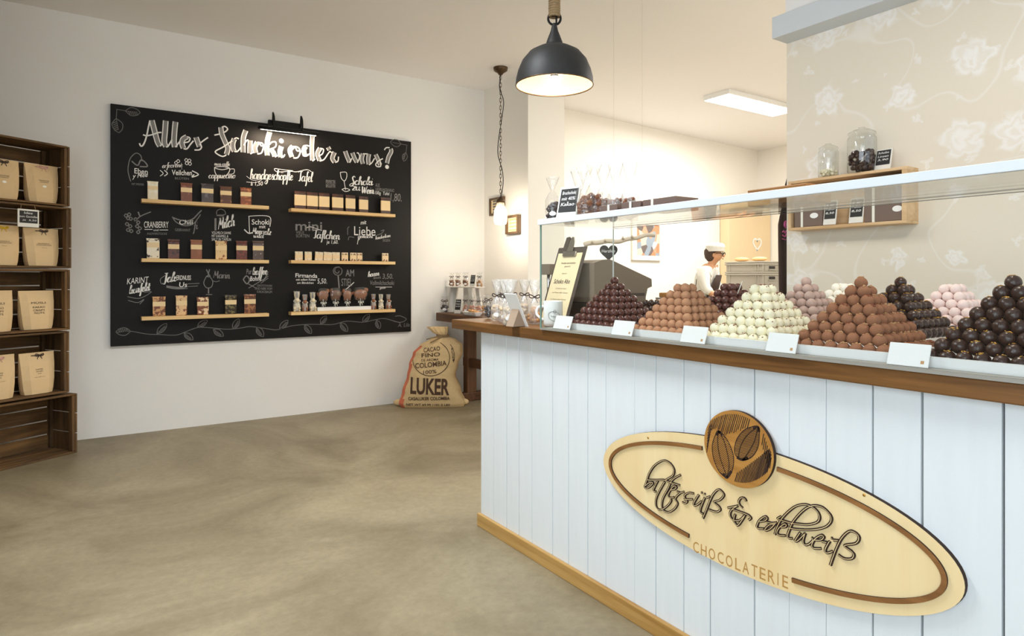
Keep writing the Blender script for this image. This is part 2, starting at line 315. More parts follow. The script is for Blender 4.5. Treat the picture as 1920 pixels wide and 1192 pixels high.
# ------------------------------------------------------------------ mesh building
class MB:
    def __init__(s): s.v = []; s.f = []; s.mi = []; s.sm = []
    def add(s, vs, fs, mi=0, smooth=False, mtx=None):
        o = len(s.v)
        for p in vs:
            p = Vector(p)
            s.v.append(mtx @ p if mtx is not None else p)
        for q in fs: s.f.append([i+o for i in q]); s.mi.append(mi); s.sm.append(smooth)
        return s
    def box(s, a, b, mi=0, mtx=None):
        x0, y0, z0 = a; x1, y1, z1 = b
        vs = [(x0, y0, z0), (x1, y0, z0), (x1, y1, z0), (x0, y1, z0), (x0, y0, z1), (x1, y0, z1), (x1, y1, z1), (x0, y1, z1)]
        return s.add(vs, [(3, 2, 1, 0), (4, 5, 6, 7), (0, 1, 5, 4), (1, 2, 6, 5), (2, 3, 7, 6), (3, 0, 4, 7)], mi, False, mtx)
    def cbox(s, c, d, mi=0, mtx=None):
        return s.box([c[i]-d[i]/2 for i in range(3)], [c[i]+d[i]/2 for i in range(3)], mi, mtx)
    def bbox(s, a, b, bev=0.003, mi=0, mtx=None, seg=2):
        bm = bmesh.new(); bmesh.ops.create_cube(bm, size=1)
        for q in bm.verts:
            for i in range(3): q.co[i] = (a[i]+b[i])/2 + q.co[i]*(b[i]-a[i])
        bmesh.ops.bevel(bm, geom=bm.edges[:], offset=bev, segments=seg, affect='EDGES', profile=0.5)
        return s.bm(bm, mi, mtx)
    def bm(s, bm, mi=0, mtx=None, smooth=False):
        bm.verts.index_update()
        s.add([q.co.copy() for q in bm.verts], [[q.index for q in f.verts] for f in bm.faces], mi, smooth, mtx); bm.free(); return s
    def lathe(s, prof, n=24, mi=0, c=(0, 0, 0), cap=True, smooth=True, mtx=None, sq=1.0):
        vs = []; fs = []
        for r, z in prof:
            for k in range(n):
                a = 2*PI*k/n; vs.append((c[0]+r*math.cos(a), c[1]+r*sq*math.sin(a), c[2]+z))
        for i in range(len(prof)-1):
            for k in range(n):
                fs.append((i*n+k, i*n+(k+1) % n, (i+1)*n+(k+1) % n, (i+1)*n+k))
        s.add(vs, fs, mi, smooth, mtx)
        if cap:
            o = len(s.v)-len(vs)
            if prof[0][0] > 1e-5: s.f.append([o+k for k in range(n)][::-1]); s.mi.append(mi); s.sm.append(False)
            if prof[-1][0] > 1e-5: s.f.append([o+(len(prof)-1)*n+k for k in range(n)]); s.mi.append(mi); s.sm.append(False)
        return s
    def cyl(s, a, b, r, n=12, mi=0, r2=None):
        return s.tube([a, b], [r, r if r2 is None else r2], n, mi)
    def tube(s, pts, r, n=8, mi=0, closed=False, smooth=True):
        pts = [Vector(p) for p in pts]; m = len(pts)
        rs = r if isinstance(r, (list, tuple)) else [r]*m
        vs = []; fs = []; up = None
        for i, p in enumerate(pts):
            a = pts[(i-1) % m] if (closed or i > 0) else pts[i]; b = pts[(i+1) % m] if (closed or i < m-1) else pts[i]
            t = (b-a).normalized()
            if up is None:
                up = Vector((0, 0, 1)) if abs(t.z) < 0.9 else Vector((1, 0, 0))
            sd = t.cross(up)
            if sd.length < 1e-6: sd = t.orthogonal()
            sd.normalize(); up = sd.cross(t).normalized()
            for k in range(n):
                an = 2*PI*k/n; vs.append(p + (sd*math.cos(an)+up*math.sin(an))*rs[i])
        for i in range(m if closed else m-1):
            j = (i+1) % m
            for k in range(n): fs.append((i*n+k, i*n+(k+1) % n, j*n+(k+1) % n, j*n+k))
        if not closed: fs.append(list(range(n))[::-1]); fs.append([(m-1)*n+k for k in range(n)])
        return s.add(vs, fs, mi, smooth)
    def ball(s, c, r, mi=0, seg=14, rings=9, sc=(1, 1, 1), rough=0.0, mtx=None):
        vs = [(0, 0, -1)]; fs = []
        for i in range(1, rings):
            th = -PI/2+PI*i/rings
            for k in range(seg):
                a = 2*PI*k/seg; vs.append((math.cos(th)*math.cos(a), math.cos(th)*math.sin(a), math.sin(th)))
        vs.append((0, 0, 1)); t = len(vs)-1
        for k in range(seg): fs.append((0, 1+(k+1) % seg, 1+k))
        for i in range(rings-2):
            for k in range(seg): fs.append((1+i*seg+k, 1+i*seg+(k+1) % seg, 1+(i+1)*seg+(k+1) % seg, 1+(i+1)*seg+k))
        for k in range(seg): fs.append((t, 1+(rings-2)*seg+k, 1+(rings-2)*seg+(k+1) % seg))
        out = []
        for p in vs:
            q = r*(1+R.uniform(-rough, rough))
            out.append((c[0]+p[0]*q*sc[0], c[1]+p[1]*q*sc[1], c[2]+p[2]*q*sc[2]))
        return s.add(out, fs, mi, True, mtx)
    def prism(s, poly, axis, a, b, mi=0, mside=None, mtx=None):
        """polygon in the plane across `axis`, extruded from a to b"""
        def pt(u, v, t): return {'X': (t, u, v), 'Y': (u, t, v), 'Z': (u, v, t)}[axis]
        n = len(poly); vs = [pt(u, v, a) for u, v in poly]+[pt(u, v, b) for u, v in poly]
        s.add(vs, [list(range(n)), list(range(n, 2*n))[::-1]], mi, False, mtx)
        o = len(s.v)-2*n
        for k in range(n):
            s.f.append([o+k, o+(k+1) % n, o+n+(k+1) % n, o+n+k]); s.mi.append(mi if mside is None else mside); s.sm.append(False)
        return s
    def ribbon(s, pts, wid, nrm, h=0.0, mi=0, ms=None, lift=0.0):
        """flat brush stroke along pts lying in the plane with normal nrm, raised by h"""
        pts = [Vector(p) for p in pts]; nrm = Vector(nrm).normalized(); n = len(pts)
        ws = wid if isinstance(wid, (list, tuple)) else [wid]*n
        L_, R_ = [], []
        for i, p in enumerate(pts):
            t = pts[min(i+1, n-1)]-pts[max(i-1, 0)]
            if t.length < 1e-9: t = Vector((1, 0, 0))
            sd = nrm.cross(t.normalized())*ws[i]/2
            q = p+nrm*(h+lift); L_.append(q+sd); R_.append(q-sd)
        o = len(s.v); s.v += L_+R_
        for i in range(n-1):
            s.f.append([o+i, o+n+i, o+n+i+1, o+i+1]); s.mi.append(mi); s.sm.append(False)
        if h > 0:
            o2 = len(s.v); dn = nrm*h
            s.v += [q-dn for q in L_]+[q-dn for q in R_]
            ms = mi if ms is None else ms
            ring = list(range(n))+[2*n-1-k for k in range(n)]
            m = len(ring)
            for k in range(m):
                a, b = ring[k], ring[(k+1) % m]
                s.f.append([o+a, o+b, o2+b, o2+a]); s.mi.append(ms); s.sm.append(False)
        return s
    def build(s, name, mats, parent=None, loc=None):
        me = bpy.data.meshes.new(name)
        me.from_pydata([tuple(p) for p in s.v], [], s.f)
        mats = mats if isinstance(mats, (list, tuple)) else [mats]
        for q in mats: me.materials.append(M[q] if isinstance(q, str) else q)
        me.polygons.foreach_set('material_index', s.mi); me.polygons.foreach_set('use_smooth', s.sm)
        me.update()
        bm = bmesh.new(); bm.from_mesh(me); bmesh.ops.recalc_face_normals(bm, faces=bm.faces[:]); bm.to_mesh(me); bm.free()
        o = bpy.data.objects.new(name, me); COL.objects.link(o)
        if parent is not None: o.parent = parent
        if loc is not None: o.location = loc
        return o

def tag(o, label=None, cat=None, group=None, kind=None):
    if label: o['label'] = label
    if cat: o['category'] = cat
    if group: o['group'] = group
    if kind: o['kind'] = kind
    return o
def thing(name, label, cat, loc=(0, 0, 0), rz=0.0, group=None):
    o = bpy.data.objects.new(name, None); COL.objects.link(o); o.empty_display_size = 0.05
    o.location = loc; o.rotation_euler = (0, 0, rz)
    return tag(o, label, cat, group)
def copy_tree(o, parent=None):
    c = o.copy(); COL.objects.link(c)
    if parent is not None: c.parent = parent
    for ch in list(o.children): copy_tree(ch, c)
    return c
def struct(name, mb, m, label=None):
    o = mb.build(name, m); o['kind'] = 'structure'
    if label: o['label'] = label
    return o
def smooth(pts, k=6, closed=False):
    pts = [Vector(p) for p in pts]; n = len(pts)
    if n < 3: return pts
    out = []
    for i in range(n if closed else n-1):
        g = (lambda j: pts[j % n]) if closed else (lambda j: pts[max(0, min(n-1, j))])
        p0, p1, p2, p3 = g(i-1), g(i), g(i+1), g(i+2)
        for t in range(k):
            u = t/k
            out.append(0.5*((2*p1)+(p2-p0)*u+(2*p0-5*p1+4*p2-p3)*u*u+(3*p1-p0-3*p2+p3)*u**3))
    if not closed: out.append(pts[-1])
    return out

_tcache = {}
def text_geo(txt, shear=0.0, bold=0.0):
    key = (txt, shear, bold)
    if key not in _tcache:
        cu = bpy.data.curves.new('t', 'FONT'); cu.body = txt; cu.size = 1; cu.shear = shear; cu.offset = bold; cu.resolution_u = 3
        ob = bpy.data.objects.new('t', cu); COL.objects.link(ob)
        dg = bpy.context.evaluated_depsgraph_get(); dg.update()
        me = bpy.data.meshes.new_from_object(ob.evaluated_get(dg))
        vs = [q.co.copy() for q in me.vertices]; fs = [list(p.vertices) for p in me.polygons]
        bpy.data.objects.remove(ob); bpy.data.curves.remove(cu); bpy.data.meshes.remove(me)
        _tcache[key] = (vs, fs)
    return _tcache[key]
def put_text(mb, txt, org, ux, uz, width, height, mi=0, shear=0.0, bold=0.0, fn=None, sub=0):
    """flat lettering: org = lower left corner, ux / uz unit directions, scaled to width x height"""
    vs, fs = text_geo(txt, shear, bold)
    if not vs: return
    x0 = min(q.x for q in vs); x1 = max(q.x for q in vs); y0 = min(q.y for q in vs); y1 = max(q.y for q in vs)
    ux = Vector(ux); uz = Vector(uz); org = Vector(org)
    if sub:
        bm = bmesh.new(); bv = [bm.verts.new(q) for q in vs]
        for f in fs:
            try: bm.faces.new([bv[i] for i in f])
            except ValueError: pass
        bmesh.ops.triangulate(bm, faces=bm.faces[:])
        bmesh.ops.subdivide_edges(bm, edges=[e for e in bm.edges if e.calc_length() > 0.12], cuts=sub, use_grid_fill=True)
        bmesh.ops.triangulate(bm, faces=bm.faces[:]); bm.verts.index_update()
        vs = [q.co.copy() for q in bm.verts]; fs = [[q.index for q in f.verts] for f in bm.faces]; bm.free()
    out = []
    for q in vs:
        p = org+ux*((q.x-x0)/(x1-x0)*width)+uz*((q.y-y0)/max(1e-6, y1-y0)*height)
        out.append(fn(p) if fn else p)
    mb.add(out, fs, mi)

# ================================================================== the room
H = 3.4
def quadwall(name, x0, y0, x1, y1, z0, z1, m): return struct(name, MB().box((x0, y0, z0), (x1, y1, z1)), m)
quadwall('floor', -1.85, -3.15, 9.6, 6.95, -0.1, 0.0, 'concrete')
quadwall('ceiling', -1.85, -3.15, 9.6, 6.95, H, H+0.1, 'ceil')
quadwall('wall_back', -1.85, 6.22, 3.95, 6.4, 0, H, 'wall')
quadwall('wall_pillar', 3.79, 5.366, 4.26, 6.4, 0, H, 'warmwall')
mb = MB(); mb.prism([(4.2, 6.255), (9.5, 6.66), (9.5, 6.85), (4.2, 6.45)], 'Z', 0, H); struct('wall_rear', mb, 'warmwall')
quadwall('wall_added_shade_pier', -1.7, 3.6, -0.78, 6.22, 0, H, 'dim')  # unseen pier added to keep daylight off the left of the back wall
quadwall('wall_far', 9.36, 1.3, 9.5, 6.8, 0, H, 'warmwall')
quadwall('wall_kitchen', 3.34, 1.3, 9.5, 1.45, 0, H, 'warmwall')
quadwall('wall_partition', 3.2, -3.0, 3.34, 2.09, 0, H, 'paper')
mb = MB(); mb.box((-1.85, -3.0, 0), (-1.7, -2.5, H)); mb.box((-1.85, 1.2, 0), (-1.7, 6.22, H))
mb.box((-1.85, -2.5, 0), (-1.7, 1.2, 0.4)); mb.box((-1.85, -2.5, 2.75), (-1.7, 1.2, H)); struct('wall_left', mb, 'dim')
mb = MB(); mb.box((-1.85, -3.15, 0), (-0.6, -3.0, H)); mb.box((3.0, -3.15, 0), (3.34, -3.0, H))
mb.box((-0.6, -3.15, 0), (3.0, -3.0, 0.4)); mb.box((-0.6, -3.15, 2.75), (3.0, -3.0, H)); struct('wall_front', mb, 'dim')
mb = MB()
for a, b in ((-2.5, -2.44), (-0.68, -0.62), (1.14, 1.2)): mb.box((-1.8, a, 0.4), (-1.72, b, 2.75))
mb.box((-1.8, -2.5, 0.4), (-1.72, 1.2, 0.46)); mb.box((-1.8, -2.5, 2.69), (-1.72, 1.2, 2.75)); w1 = struct('window_1', mb, 'trim')
MB().box((-1.77, -2.44, 0.46), (-1.76, 1.14, 2.69)).build('window_glass', 'glass', w1)
mb = MB()
for a, b in ((-0.6, -0.54), (1.17, 1.23), (2.94, 3.0)): mb.box((a, -3.1, 0.4), (b, -3.02, 2.75))
mb.box((-0.6, -3.1, 0.4), (3.0, -3.02, 0.46)); mb.box((-0.6, -3.1, 2.69), (3.0, -3.02, 2.75)); w2 = struct('window_2', mb, 'trim')
MB().box((-0.54, -3.07, 0.46), (2.94, -3.06, 2.69)).build('window_glass', 'glass', w2)
# boxed ledge running along the head of the papered partition
struct('trim_1', MB().bbox((3.066, -3.0, 2.57), (3.2, 2.09, 2.685), 0.004), 'trim')
struct('trim_2', MB().box((3.19, -3.0, 2.685), (3.2, 2.09, H)), 'ceil')

# ================================================================== the counter
ctr = thing('shop_counter', 'long shop counter clad in white vertical boards with an oak plinth', 'counter', (1.75, 1.2, 0))
o = Vector((1.75, 1.2, 0))
def loc(mb, org):
    for i, p in enumerate(mb.v): mb.v[i] = p-org
    return mb
ys = [2.907, 2.786, 2.663, 2.556, 2.448, 2.291, 2.178, 2.051, 1.94, 1.779, 1.67, 1.539, 1.425, 1.255, 1.136, 1.022, 0.893, 0.772, 0.601, 0.47, 0.33, 0.17, 0.0, -0.15, -0.3, -0.45]
gw = [0, 3, 4, 4, 2.5, 3.5, 3.5, 3.5, 2.5, 1.2, 3.5, 3.5, 4.5, 5, 1.2, 1.6, 5, 6, 6, 3, 3, 3, 3, 3, 3, 3]
mb = MB()
for i in range(len(ys)-1):
    a, b = ys[i+1]+gw[i+1]/2000, ys[i]-gw[i]/2000
    mb.bbox((1.751, a, 0.03), (1.768, b, 1.02), 0.0012, 0, None, 1)
loc(mb, o).build('front_panel', 'plank', ctr)
loc(MB().box((1.768, -0.45, 0.0), (1.79, 2.907, 1.02)), o).build('backing_board', 'gap', ctr)
loc(MB().box((1.79, 2.885, 0.0), (2.72, 2.907, 1.02)), o).build('end_panel', 'plank', ctr)
loc(MB().box((2.70, -0.45, 0.0), (2.72, 2.885, 1.02)), o).build('rear_panel', 'plank', ctr)
loc(MB().bbox((1.731, -0.45, 0), (1.7505, 2.915, 0.066), 0.003), o).build('plinth', 'base', ctr)
wt = thing('worktop', 'thick oiled brown wooden worktop on the white counter', 'worktop', (1.70, 1.2, 1.02))
loc(MB().bbox((1.70, -0.45, 1.0205), (2.76, 3.137, 1.07), 0.004), Vector((1.70, 1.2, 1.02))).build('top_board', 'top', wt)

# ---- oval shop sign on the counter front
sg = thing('shop_sign', 'oval birch shop sign with raised script and oak cocoa disc on counter front', 'sign', (1.75, 1.303, 0.365))
so = Vector((1.75, 1.303, 0.365))
EY, EZ, EA, EB = 1.303, 0.570, 0.632, 0.205
N_ = (-1, 0, 0)
def ell(t, k=0.0): return (EY+(EA-k)*math.cos(t), EZ+(EB-k)*math.sin(t))
mb = MB(); mb.prism([ell(2*PI*i/96) for i in range(96)], 'X', 1.735, 1.7505, 0, 1); loc(mb, so).build('sign_board', ['ply', 'burnt'], sg)
def arc(t0, t1, k):
    n = 70; return [Vector((1.735, *ell(math.radians(t0+(t1-t0)*i/n), k))) for i in range(n+1)]
def yz(pts): return pts
# angle 0 = towards +Y (left end of the sign in the photo)
def ang(x, y):
    p = P(x, y, X=1.735); return math.degrees(math.atan2((p.z-EZ)/(EB-.042), (p.y-EY)/(EA-.042)))
for t0, t1 in ((ang(1285, 1009), ang(1313, 832)), (ang(1466, 871), ang(1496, 1099)+360)):
    mb = MB(); mb.ribbon(arc(t0, t1, 0.042), 0.013, N_, 0.006, 0, 1); loc(mb, so).build('border_strip', ['rim', 'burnt'], sg)
dk = MB(); dk.prism([(1.296+0.129*math.cos(2*PI*i/64), 0.760+0.119*math.sin(2*PI*i/64)) for i in range(64)], 'X', 1.722, 1.735, 0, 1)
dsc = loc(dk, so).build('emblem_disc', ['disc', 'burnt'], sg)
def D(x, y): return P(1300+x/7.011, 760+y/7.011, X=1.7215)
mb = MB()
def pod(outline, ribs, tx, ty, n):
    pts = [D(*q) for q in outline]; cl = smooth(pts, 6, True); cl.append(cl[0])
    mb.ribbon(cl, 0.0032, N_)
    for r in ribs: mb.ribbon(smooth([D(*q) for q in r], 6), 0.003, N_)
    # hatch strokes between the ribs
    xs = [q[0] for q in outline]; y0 = min(q[1] for q in outline); y1 = max(q[1] for q in outline)
    def inside(x, y):
        c = False; m = len(outline)
        for i in range(m):
            ax, ay = outline[i]; bx, by = outline[(i+1) % m]
            if (ay > y) != (by > y) and x < (bx-ax)*(y-ay)/(by-ay)+ax: c = not c
        return c
    for i in range(n):
        yy = y0+(y1-y0)*(i+0.5)/n; run = None
        for k in range(60):
            x = min(xs)+(max(xs)-min(xs))*k/59; y = yy+(x-sum(xs)/len(xs))*tx
            if inside(x, y):
                if run is None: run = (x, y)
                last = (x, y)
            elif run is not None:
                mb.ribbon([D(*run), D(*last)], 0.0022, N_); run = None
        if run is not None: mb.ribbon([D(*run), D(*last)], 0.0022, N_)
pod([(330, 340), (430, 430), (500, 570), (530, 700), (510, 850), (440, 940), (350, 880), (280, 740), (250, 600), (260, 470)],
    [[(330, 345), (320, 480), (350, 680), (440, 930)], [(335, 345), (400, 460), (450, 640), (470, 800), (440, 935)]], 0.75, 0, 24)
pod([(850, 285), (865, 420), (840, 570), (760, 680), (650, 715), (570, 670), (540, 590), (570, 450), (650, 340), (740, 290)],
    [[(830, 290), (700, 400), (620, 540), (590, 690)], [(845, 290), (810, 450), (740, 590), (660, 710)]], 0.18, 0, 24)
# bold tips of the pods
for a in ([(300, 390), (330, 340), (380, 390)], [(390, 890), (440, 945), (500, 860)], [(780, 290), (850, 285), (860, 350)], [(570, 680), (640, 710), (720, 690)]):
    mb.ribbon(smooth([D(*q) for q in a], 5), 0.009, N_)
for i in range(22):   # slanted hatching above the pods
    x = 190+i*24; yb = 390-abs(x-480)*0.45 if x > 300 else 330; ya = 110+((x-460)/300)**2*110
    if yb > ya+25: mb.ribbon([D(x+45, ya), D(x-(yb-ya)*0.28+45, yb+R.uniform(-25, 20))], R.uniform(0.0022, 0.0036), N_)
for i in range(9):
    y = 290+i*36; mb.ribbon([D(250-i*7, y-60), D(190-i*2, y+40)], R.uniform(0.002, 0.003), N_)
_rb = mb.ribbon
def clip_rb(pts, w_, n_):
    pts = [Vector(p) for p in pts]; a, b = pts[0], pts[-1]; ok = [q for q in (a.lerp(b, k/30) for k in range(31)) if ((q.y-1.296)/.121)**2+((q.z-.760)/.111)**2 < 1]
    if len(ok) > 1: _rb([ok[0], ok[-1]], w_, n_)
mb.ribbon = clip_rb
for i in range(22):   # slanted hatching below right of the pods
    t = i/21; x = 545+t*420; yb = 1000+math.sin(t*2.4)*45-t*t*150; ya = 880-t*390
    mb.ribbon([D(x+(yb-ya)*0.30, ya), D(x, yb)], R.uniform(0.0022, 0.0036), N_)
for i in range(7): mb.ribbon([D(925+i*16, 370+i*52), D(900+i*16, 520+i*60)], 0.0028, N_)
loc(mb, so).build('cocoa_pod_engraving', 'burnt', dsc)
# raised script
SA = [[(165, 520), (215, 480), (265, 475), (255, 505), (200, 550), (150, 545), (165, 500), (185, 440), (215, 350), (280, 250), (360, 190), (430, 170), (510, 210), (560, 290), (550, 370), (500, 410), (440, 445)],
      [(195, 438), (300, 440), (420, 440), (500, 470), (640, 515)], [(335, 455), (290, 540), (275, 590), (310, 605)],
      [(430, 470), (350, 610), (310, 710), (310, 800), (345, 850), (400, 850), (480, 790), (520, 725), (500, 685)],
      [(650, 370), (540, 440), (480, 560), (410, 690), (390, 790), (410, 860), (480, 890), (560, 850), (610, 770), (580, 700), (640, 630), (700, 605)],
      [(515, 580), (570, 570), (595, 540), (560, 525), (500, 600), (480, 660), (510, 690), (560, 680)], [(600, 600), (640, 615)],
      [(835, 630), (770, 620), (715, 650), (715, 690), (745, 735), (720, 765), (675, 750)], [(700, 712), (820, 710)],
      [(905, 650), (845, 750), (840, 795), (880, 790), (945, 740)], [(990, 690), (935, 830), (930, 890), (965, 910)],
      [(938, 615), (955, 622)], [(980, 632), (997, 640)], [(1015, 690), (1060, 672)],
      [(965, 975), (1010, 870), (1060, 740), (1110, 640), (1180, 575), (1240, 610), (1255, 660), (1200, 720), (1120, 750), (1190, 810), (1205, 860), (1150, 885), (1050, 855)],
      [(1570, 740), (1550, 700), (1500, 690), (1465, 740), (1480, 790), (1520, 830)], [(1310, 830), (1380, 815), (1450, 800)],
      [(1450, 800), (1380, 845), (1345, 900), (1355, 960), (1400, 1000), (1480, 1000), (1550, 935)],
      [(1380, 850), (1500, 890), (1600, 930), (1635, 970), (1605, 1000)], [(1415, 920), (1400, 1000), (1430, 1060), (1460, 1070), (1520, 990), (1555, 930)]]
SB = [[(195, 425), (270, 412), (300, 375), (265, 355), (190, 410), (155, 490), (180, 520), (250, 525)], [(295, 430), (360, 445), (430, 440)],
      [(400, 460), (330, 470), (272, 530), (290, 550), (350, 520), (415, 450)],
      [(405, 605), (440, 500), (500, 390), (590, 290), (700, 210), (820, 185), (920, 215), (1000, 280), (1030, 360), (1000, 430), (880, 465), (760, 460), (640, 445), (500, 405), (445, 385), (490, 355)],
      [(480, 500), (550, 500), (570, 470), (535, 460), (460, 520), (438, 585), (475, 615), (550, 620)],
      [(650, 660), (605, 655), (585, 620), (610, 540), (660, 430), (760, 310), (860, 230), (960, 200), (1080, 230), (1180, 330), (1190, 420), (1120, 495), (1000, 530), (850, 540), (700, 530), (600, 512)],
      [(760, 580), (700, 670), (690, 695), (730, 690), (830, 590)], [(830, 590), (802, 690), (825, 745), (880, 740), (940, 680), (915, 640)],
      [(950, 680), (1050, 680), (1090, 640), (1055, 615), (970, 665), (925, 745), (950, 795), (1050, 800)], [(1060, 700), (1130, 715)],
      [(1170, 700), (1115, 800), (1115, 850), (1150, 860), (1210, 840)], [(1190, 650), (1210, 660)], [(1220, 680), (1290, 688)],
      [(1180, 1035), (1220, 920), (1270, 790), (1330, 670), (1400, 590), (1470, 555), (1560, 600), (1580, 670), (1530, 730), (1380, 760), (1480, 840), (1510, 890), (1480, 940), (1380, 940), (1290, 885)]]
mb = MB()
for st, ox, oy in ((SA, 1190, 840), (SB, 1400, 920)):
    for s in st:
        pts = smooth([P(ox+x/7.45, oy+y/7.45, X=1.735) for x, y in s], 6); n = len(pts); ws = []
        for i, p in enumerate(pts):
            t = (pts[min(i+1, n-1)]-pts[max(0, i-1)]).normalized() if n > 1 else Vector((0, 0, 1))
            ws.append(0.0040+0.0036*abs(t.z*0.8-t.y*0.6))
        mb.ribbon(pts, ws, N_, 0.006, 1, 1)
        mb.ribbon(pts, [q*0.22 for q in ws], N_, 0.0063, 0)
loc(mb, so).build('script_lettering', ['ply', 'burnt'], sg)
mb = MB(); word = 'CHOCOLATERIE'
y0, y1 = P(1300, 1032, X=1.735).y, P(1482, 1102, X=1.735).y; z0, z1 = P(1302, 1034, X=1.735).z, P(1478, 1103, X=1.735).z
adv = [1, 1, 1.12, 1, 1.1, .85, 1, .9, .88, 1, .5, .8]; tot = sum(adv); q = 0
for ch, a in zip(word, adv):
    t = q/tot; yy = y0+(y1-y0)*t; hh = 0.036
    zz = z0+(z1-z0)*t-0.004*math.sin(t*PI)
    put_text(mb, ch, (1.7345, yy, zz), (0, -1, 0), (0, 0, 1), (y0-y1)/tot*a*(0.72 if ch != 'I' else 0.18), hh, 0); q += a
loc(mb, so).build('capital_lettering', 'tan', sg)
for x, y in ((1215, 820.5), (1620, 928)):
    p = P(x, y, X=1.734); loc(MB().cyl(p, p+Vector((0.01, 0, 0)), 0.004, 12), so).build('screw', 'gold', sg)

# ---- glass display case on the counter
cs = thing('glass_display_case', 'clear glass display case with white top edge standing on the counter', 'display case', (1.69, 0.9, 1.07)); co = Vector((1.69, 0.9, 1.07))
YL, YR = 2.30, -0.4
loc(MB().box((1.688, YR, 1.0702), (2.72, YL, 1.079)), co).build('base_plate', 'aluminium', cs)
loc(MB().box((1.690, YR, 1.079), (1.698, YL-0.009, 1.530)), co).build('front_pane', 'glass', cs)
loc(MB().box((1.690, YL-0.008, 1.079), (2.122, YL, 1.530)), co).build('side_pane', 'glass', cs)
mb = MB(); mb.box((1.6885, YL-0.0085, 1.079), (1.6925, YL+0.0005, 1.530)); loc(mb, co).build('corner_edge', 'glassedge', cs)
mb = MB(); mb.box((2.1185, YL-0.007, 1.079), (2.1225, YL-0.001, 1.530)); loc(mb, co).build('rear_edge', 'rearedge', cs)
tp = loc(MB().box((1.694, YR, 1.5315), (2.121, YL, 1.541)), co).build('top_plate', 'glass', cs)
mb = MB(); mb.box((2.121, YR, 1.5312), (2.1235, YL, 1.5336)); mb.box((2.121, YR, 1.5384), (2.1235, YL, 1.5412)); loc(mb, co).build('plate_rear_edge', 'glassdark', cs)
loc(MB().bbox((1.680, YR, 1.5305), (1.694, YL+0.006, 1.555), 0.002), co).build('front_edge_strip', 'frost', cs)

# ---- white trays and leaning price tags
def tray(name, x0, y0, x1, y1, z, h, label, grp, flare=0.003, m='ceramic'):
    t = thing(name, label, 'tray', ((x0+x1)/2, (y0+y1)/2, z), 0, grp)
    a, b = (x1-x0)/2, (y1-y0)/2; mb = MB(); vs = []; fs = []
    def ring(dx, zz): return [(-a+dx, -b+dx, zz), (a-dx, -b+dx, zz), (a-dx, b-dx, zz), (-a+dx, b-dx, zz)]
    rs = [ring(flare, 0), ring(0, h), ring(0.006, h+0.001), ring(flare+0.008, 0.005)]
    for r in rs: vs += r
    for k in range(3):
        for i in range(4): fs.append((k*4+i, k*4+(i+1) % 4, (k+1)*4+(i+1) % 4, (k+1)*4+i))
    fs.append((3, 2, 1, 0)); fs.append((12, 13, 14, 15)); mb.add(vs, fs)
    mb.build('tray_body', m, t); return t
Z0 = 1.0792
rows1 = [(2.205, 1.868), (1.812, 1.525), (1.480, 1.165), (1.150, 0.838), (0.785, 0.45)]
names1 = ['reddish dark truffles at the left end', 'light milk truffles', 'white chocolate truffles', 'nut-topped brown truffles', 'gold-flecked dark truffles at the right']
for (a, b), nm in zip(rows1, names1):
    tray('truffle_tray', 1.735, b, 2.045, a, Z0, 0.026, 'white tray under the front pyramid of '+nm, 'white truffle trays')
TY = [(1037, 1068, 22), (1146, 1184, 27), (1275, 1321, 34), (1435, 1491, 33), (1662, 1740, 47)]
tl = ['leftmost blank white price tag beside the mug, leaning in the case', 'blank white price tag between dark and light milk truffle trays', 'white price tag between light milk and white truffle trays', 'white price tag between white and nut-topped truffle trays', 'largest white price tag leaning before the right dark truffles']
tg = []
for (x0, x1, hp), lb in zip(TY, tl):
    ya, yb = P(x0, 620, X=1.706).y, P(x1, 620, X=1.706).y
    w_ = ya-yb; t = thing('price_tag', lb, 'price tag', (1.704, (ya+yb)/2, Z0), 0, 'white price tags along the trays'); h_ = 0.060
    mt = Matrix.Rotation(math.radians(20), 4, 'Y')
    MB().bbox((0, -w_/2, 0.0015), (0.004, w_/2, h_), 0.0016, 0, mt).build('tag_plate', 'card', t)
    mb = MB(); mb.box((-0.0004, -w_/2+0.010, 0.010), (0.0, -w_/2+0.018, 0.018), 0, mt); mb.build('tag_emblem', 'nut', t)

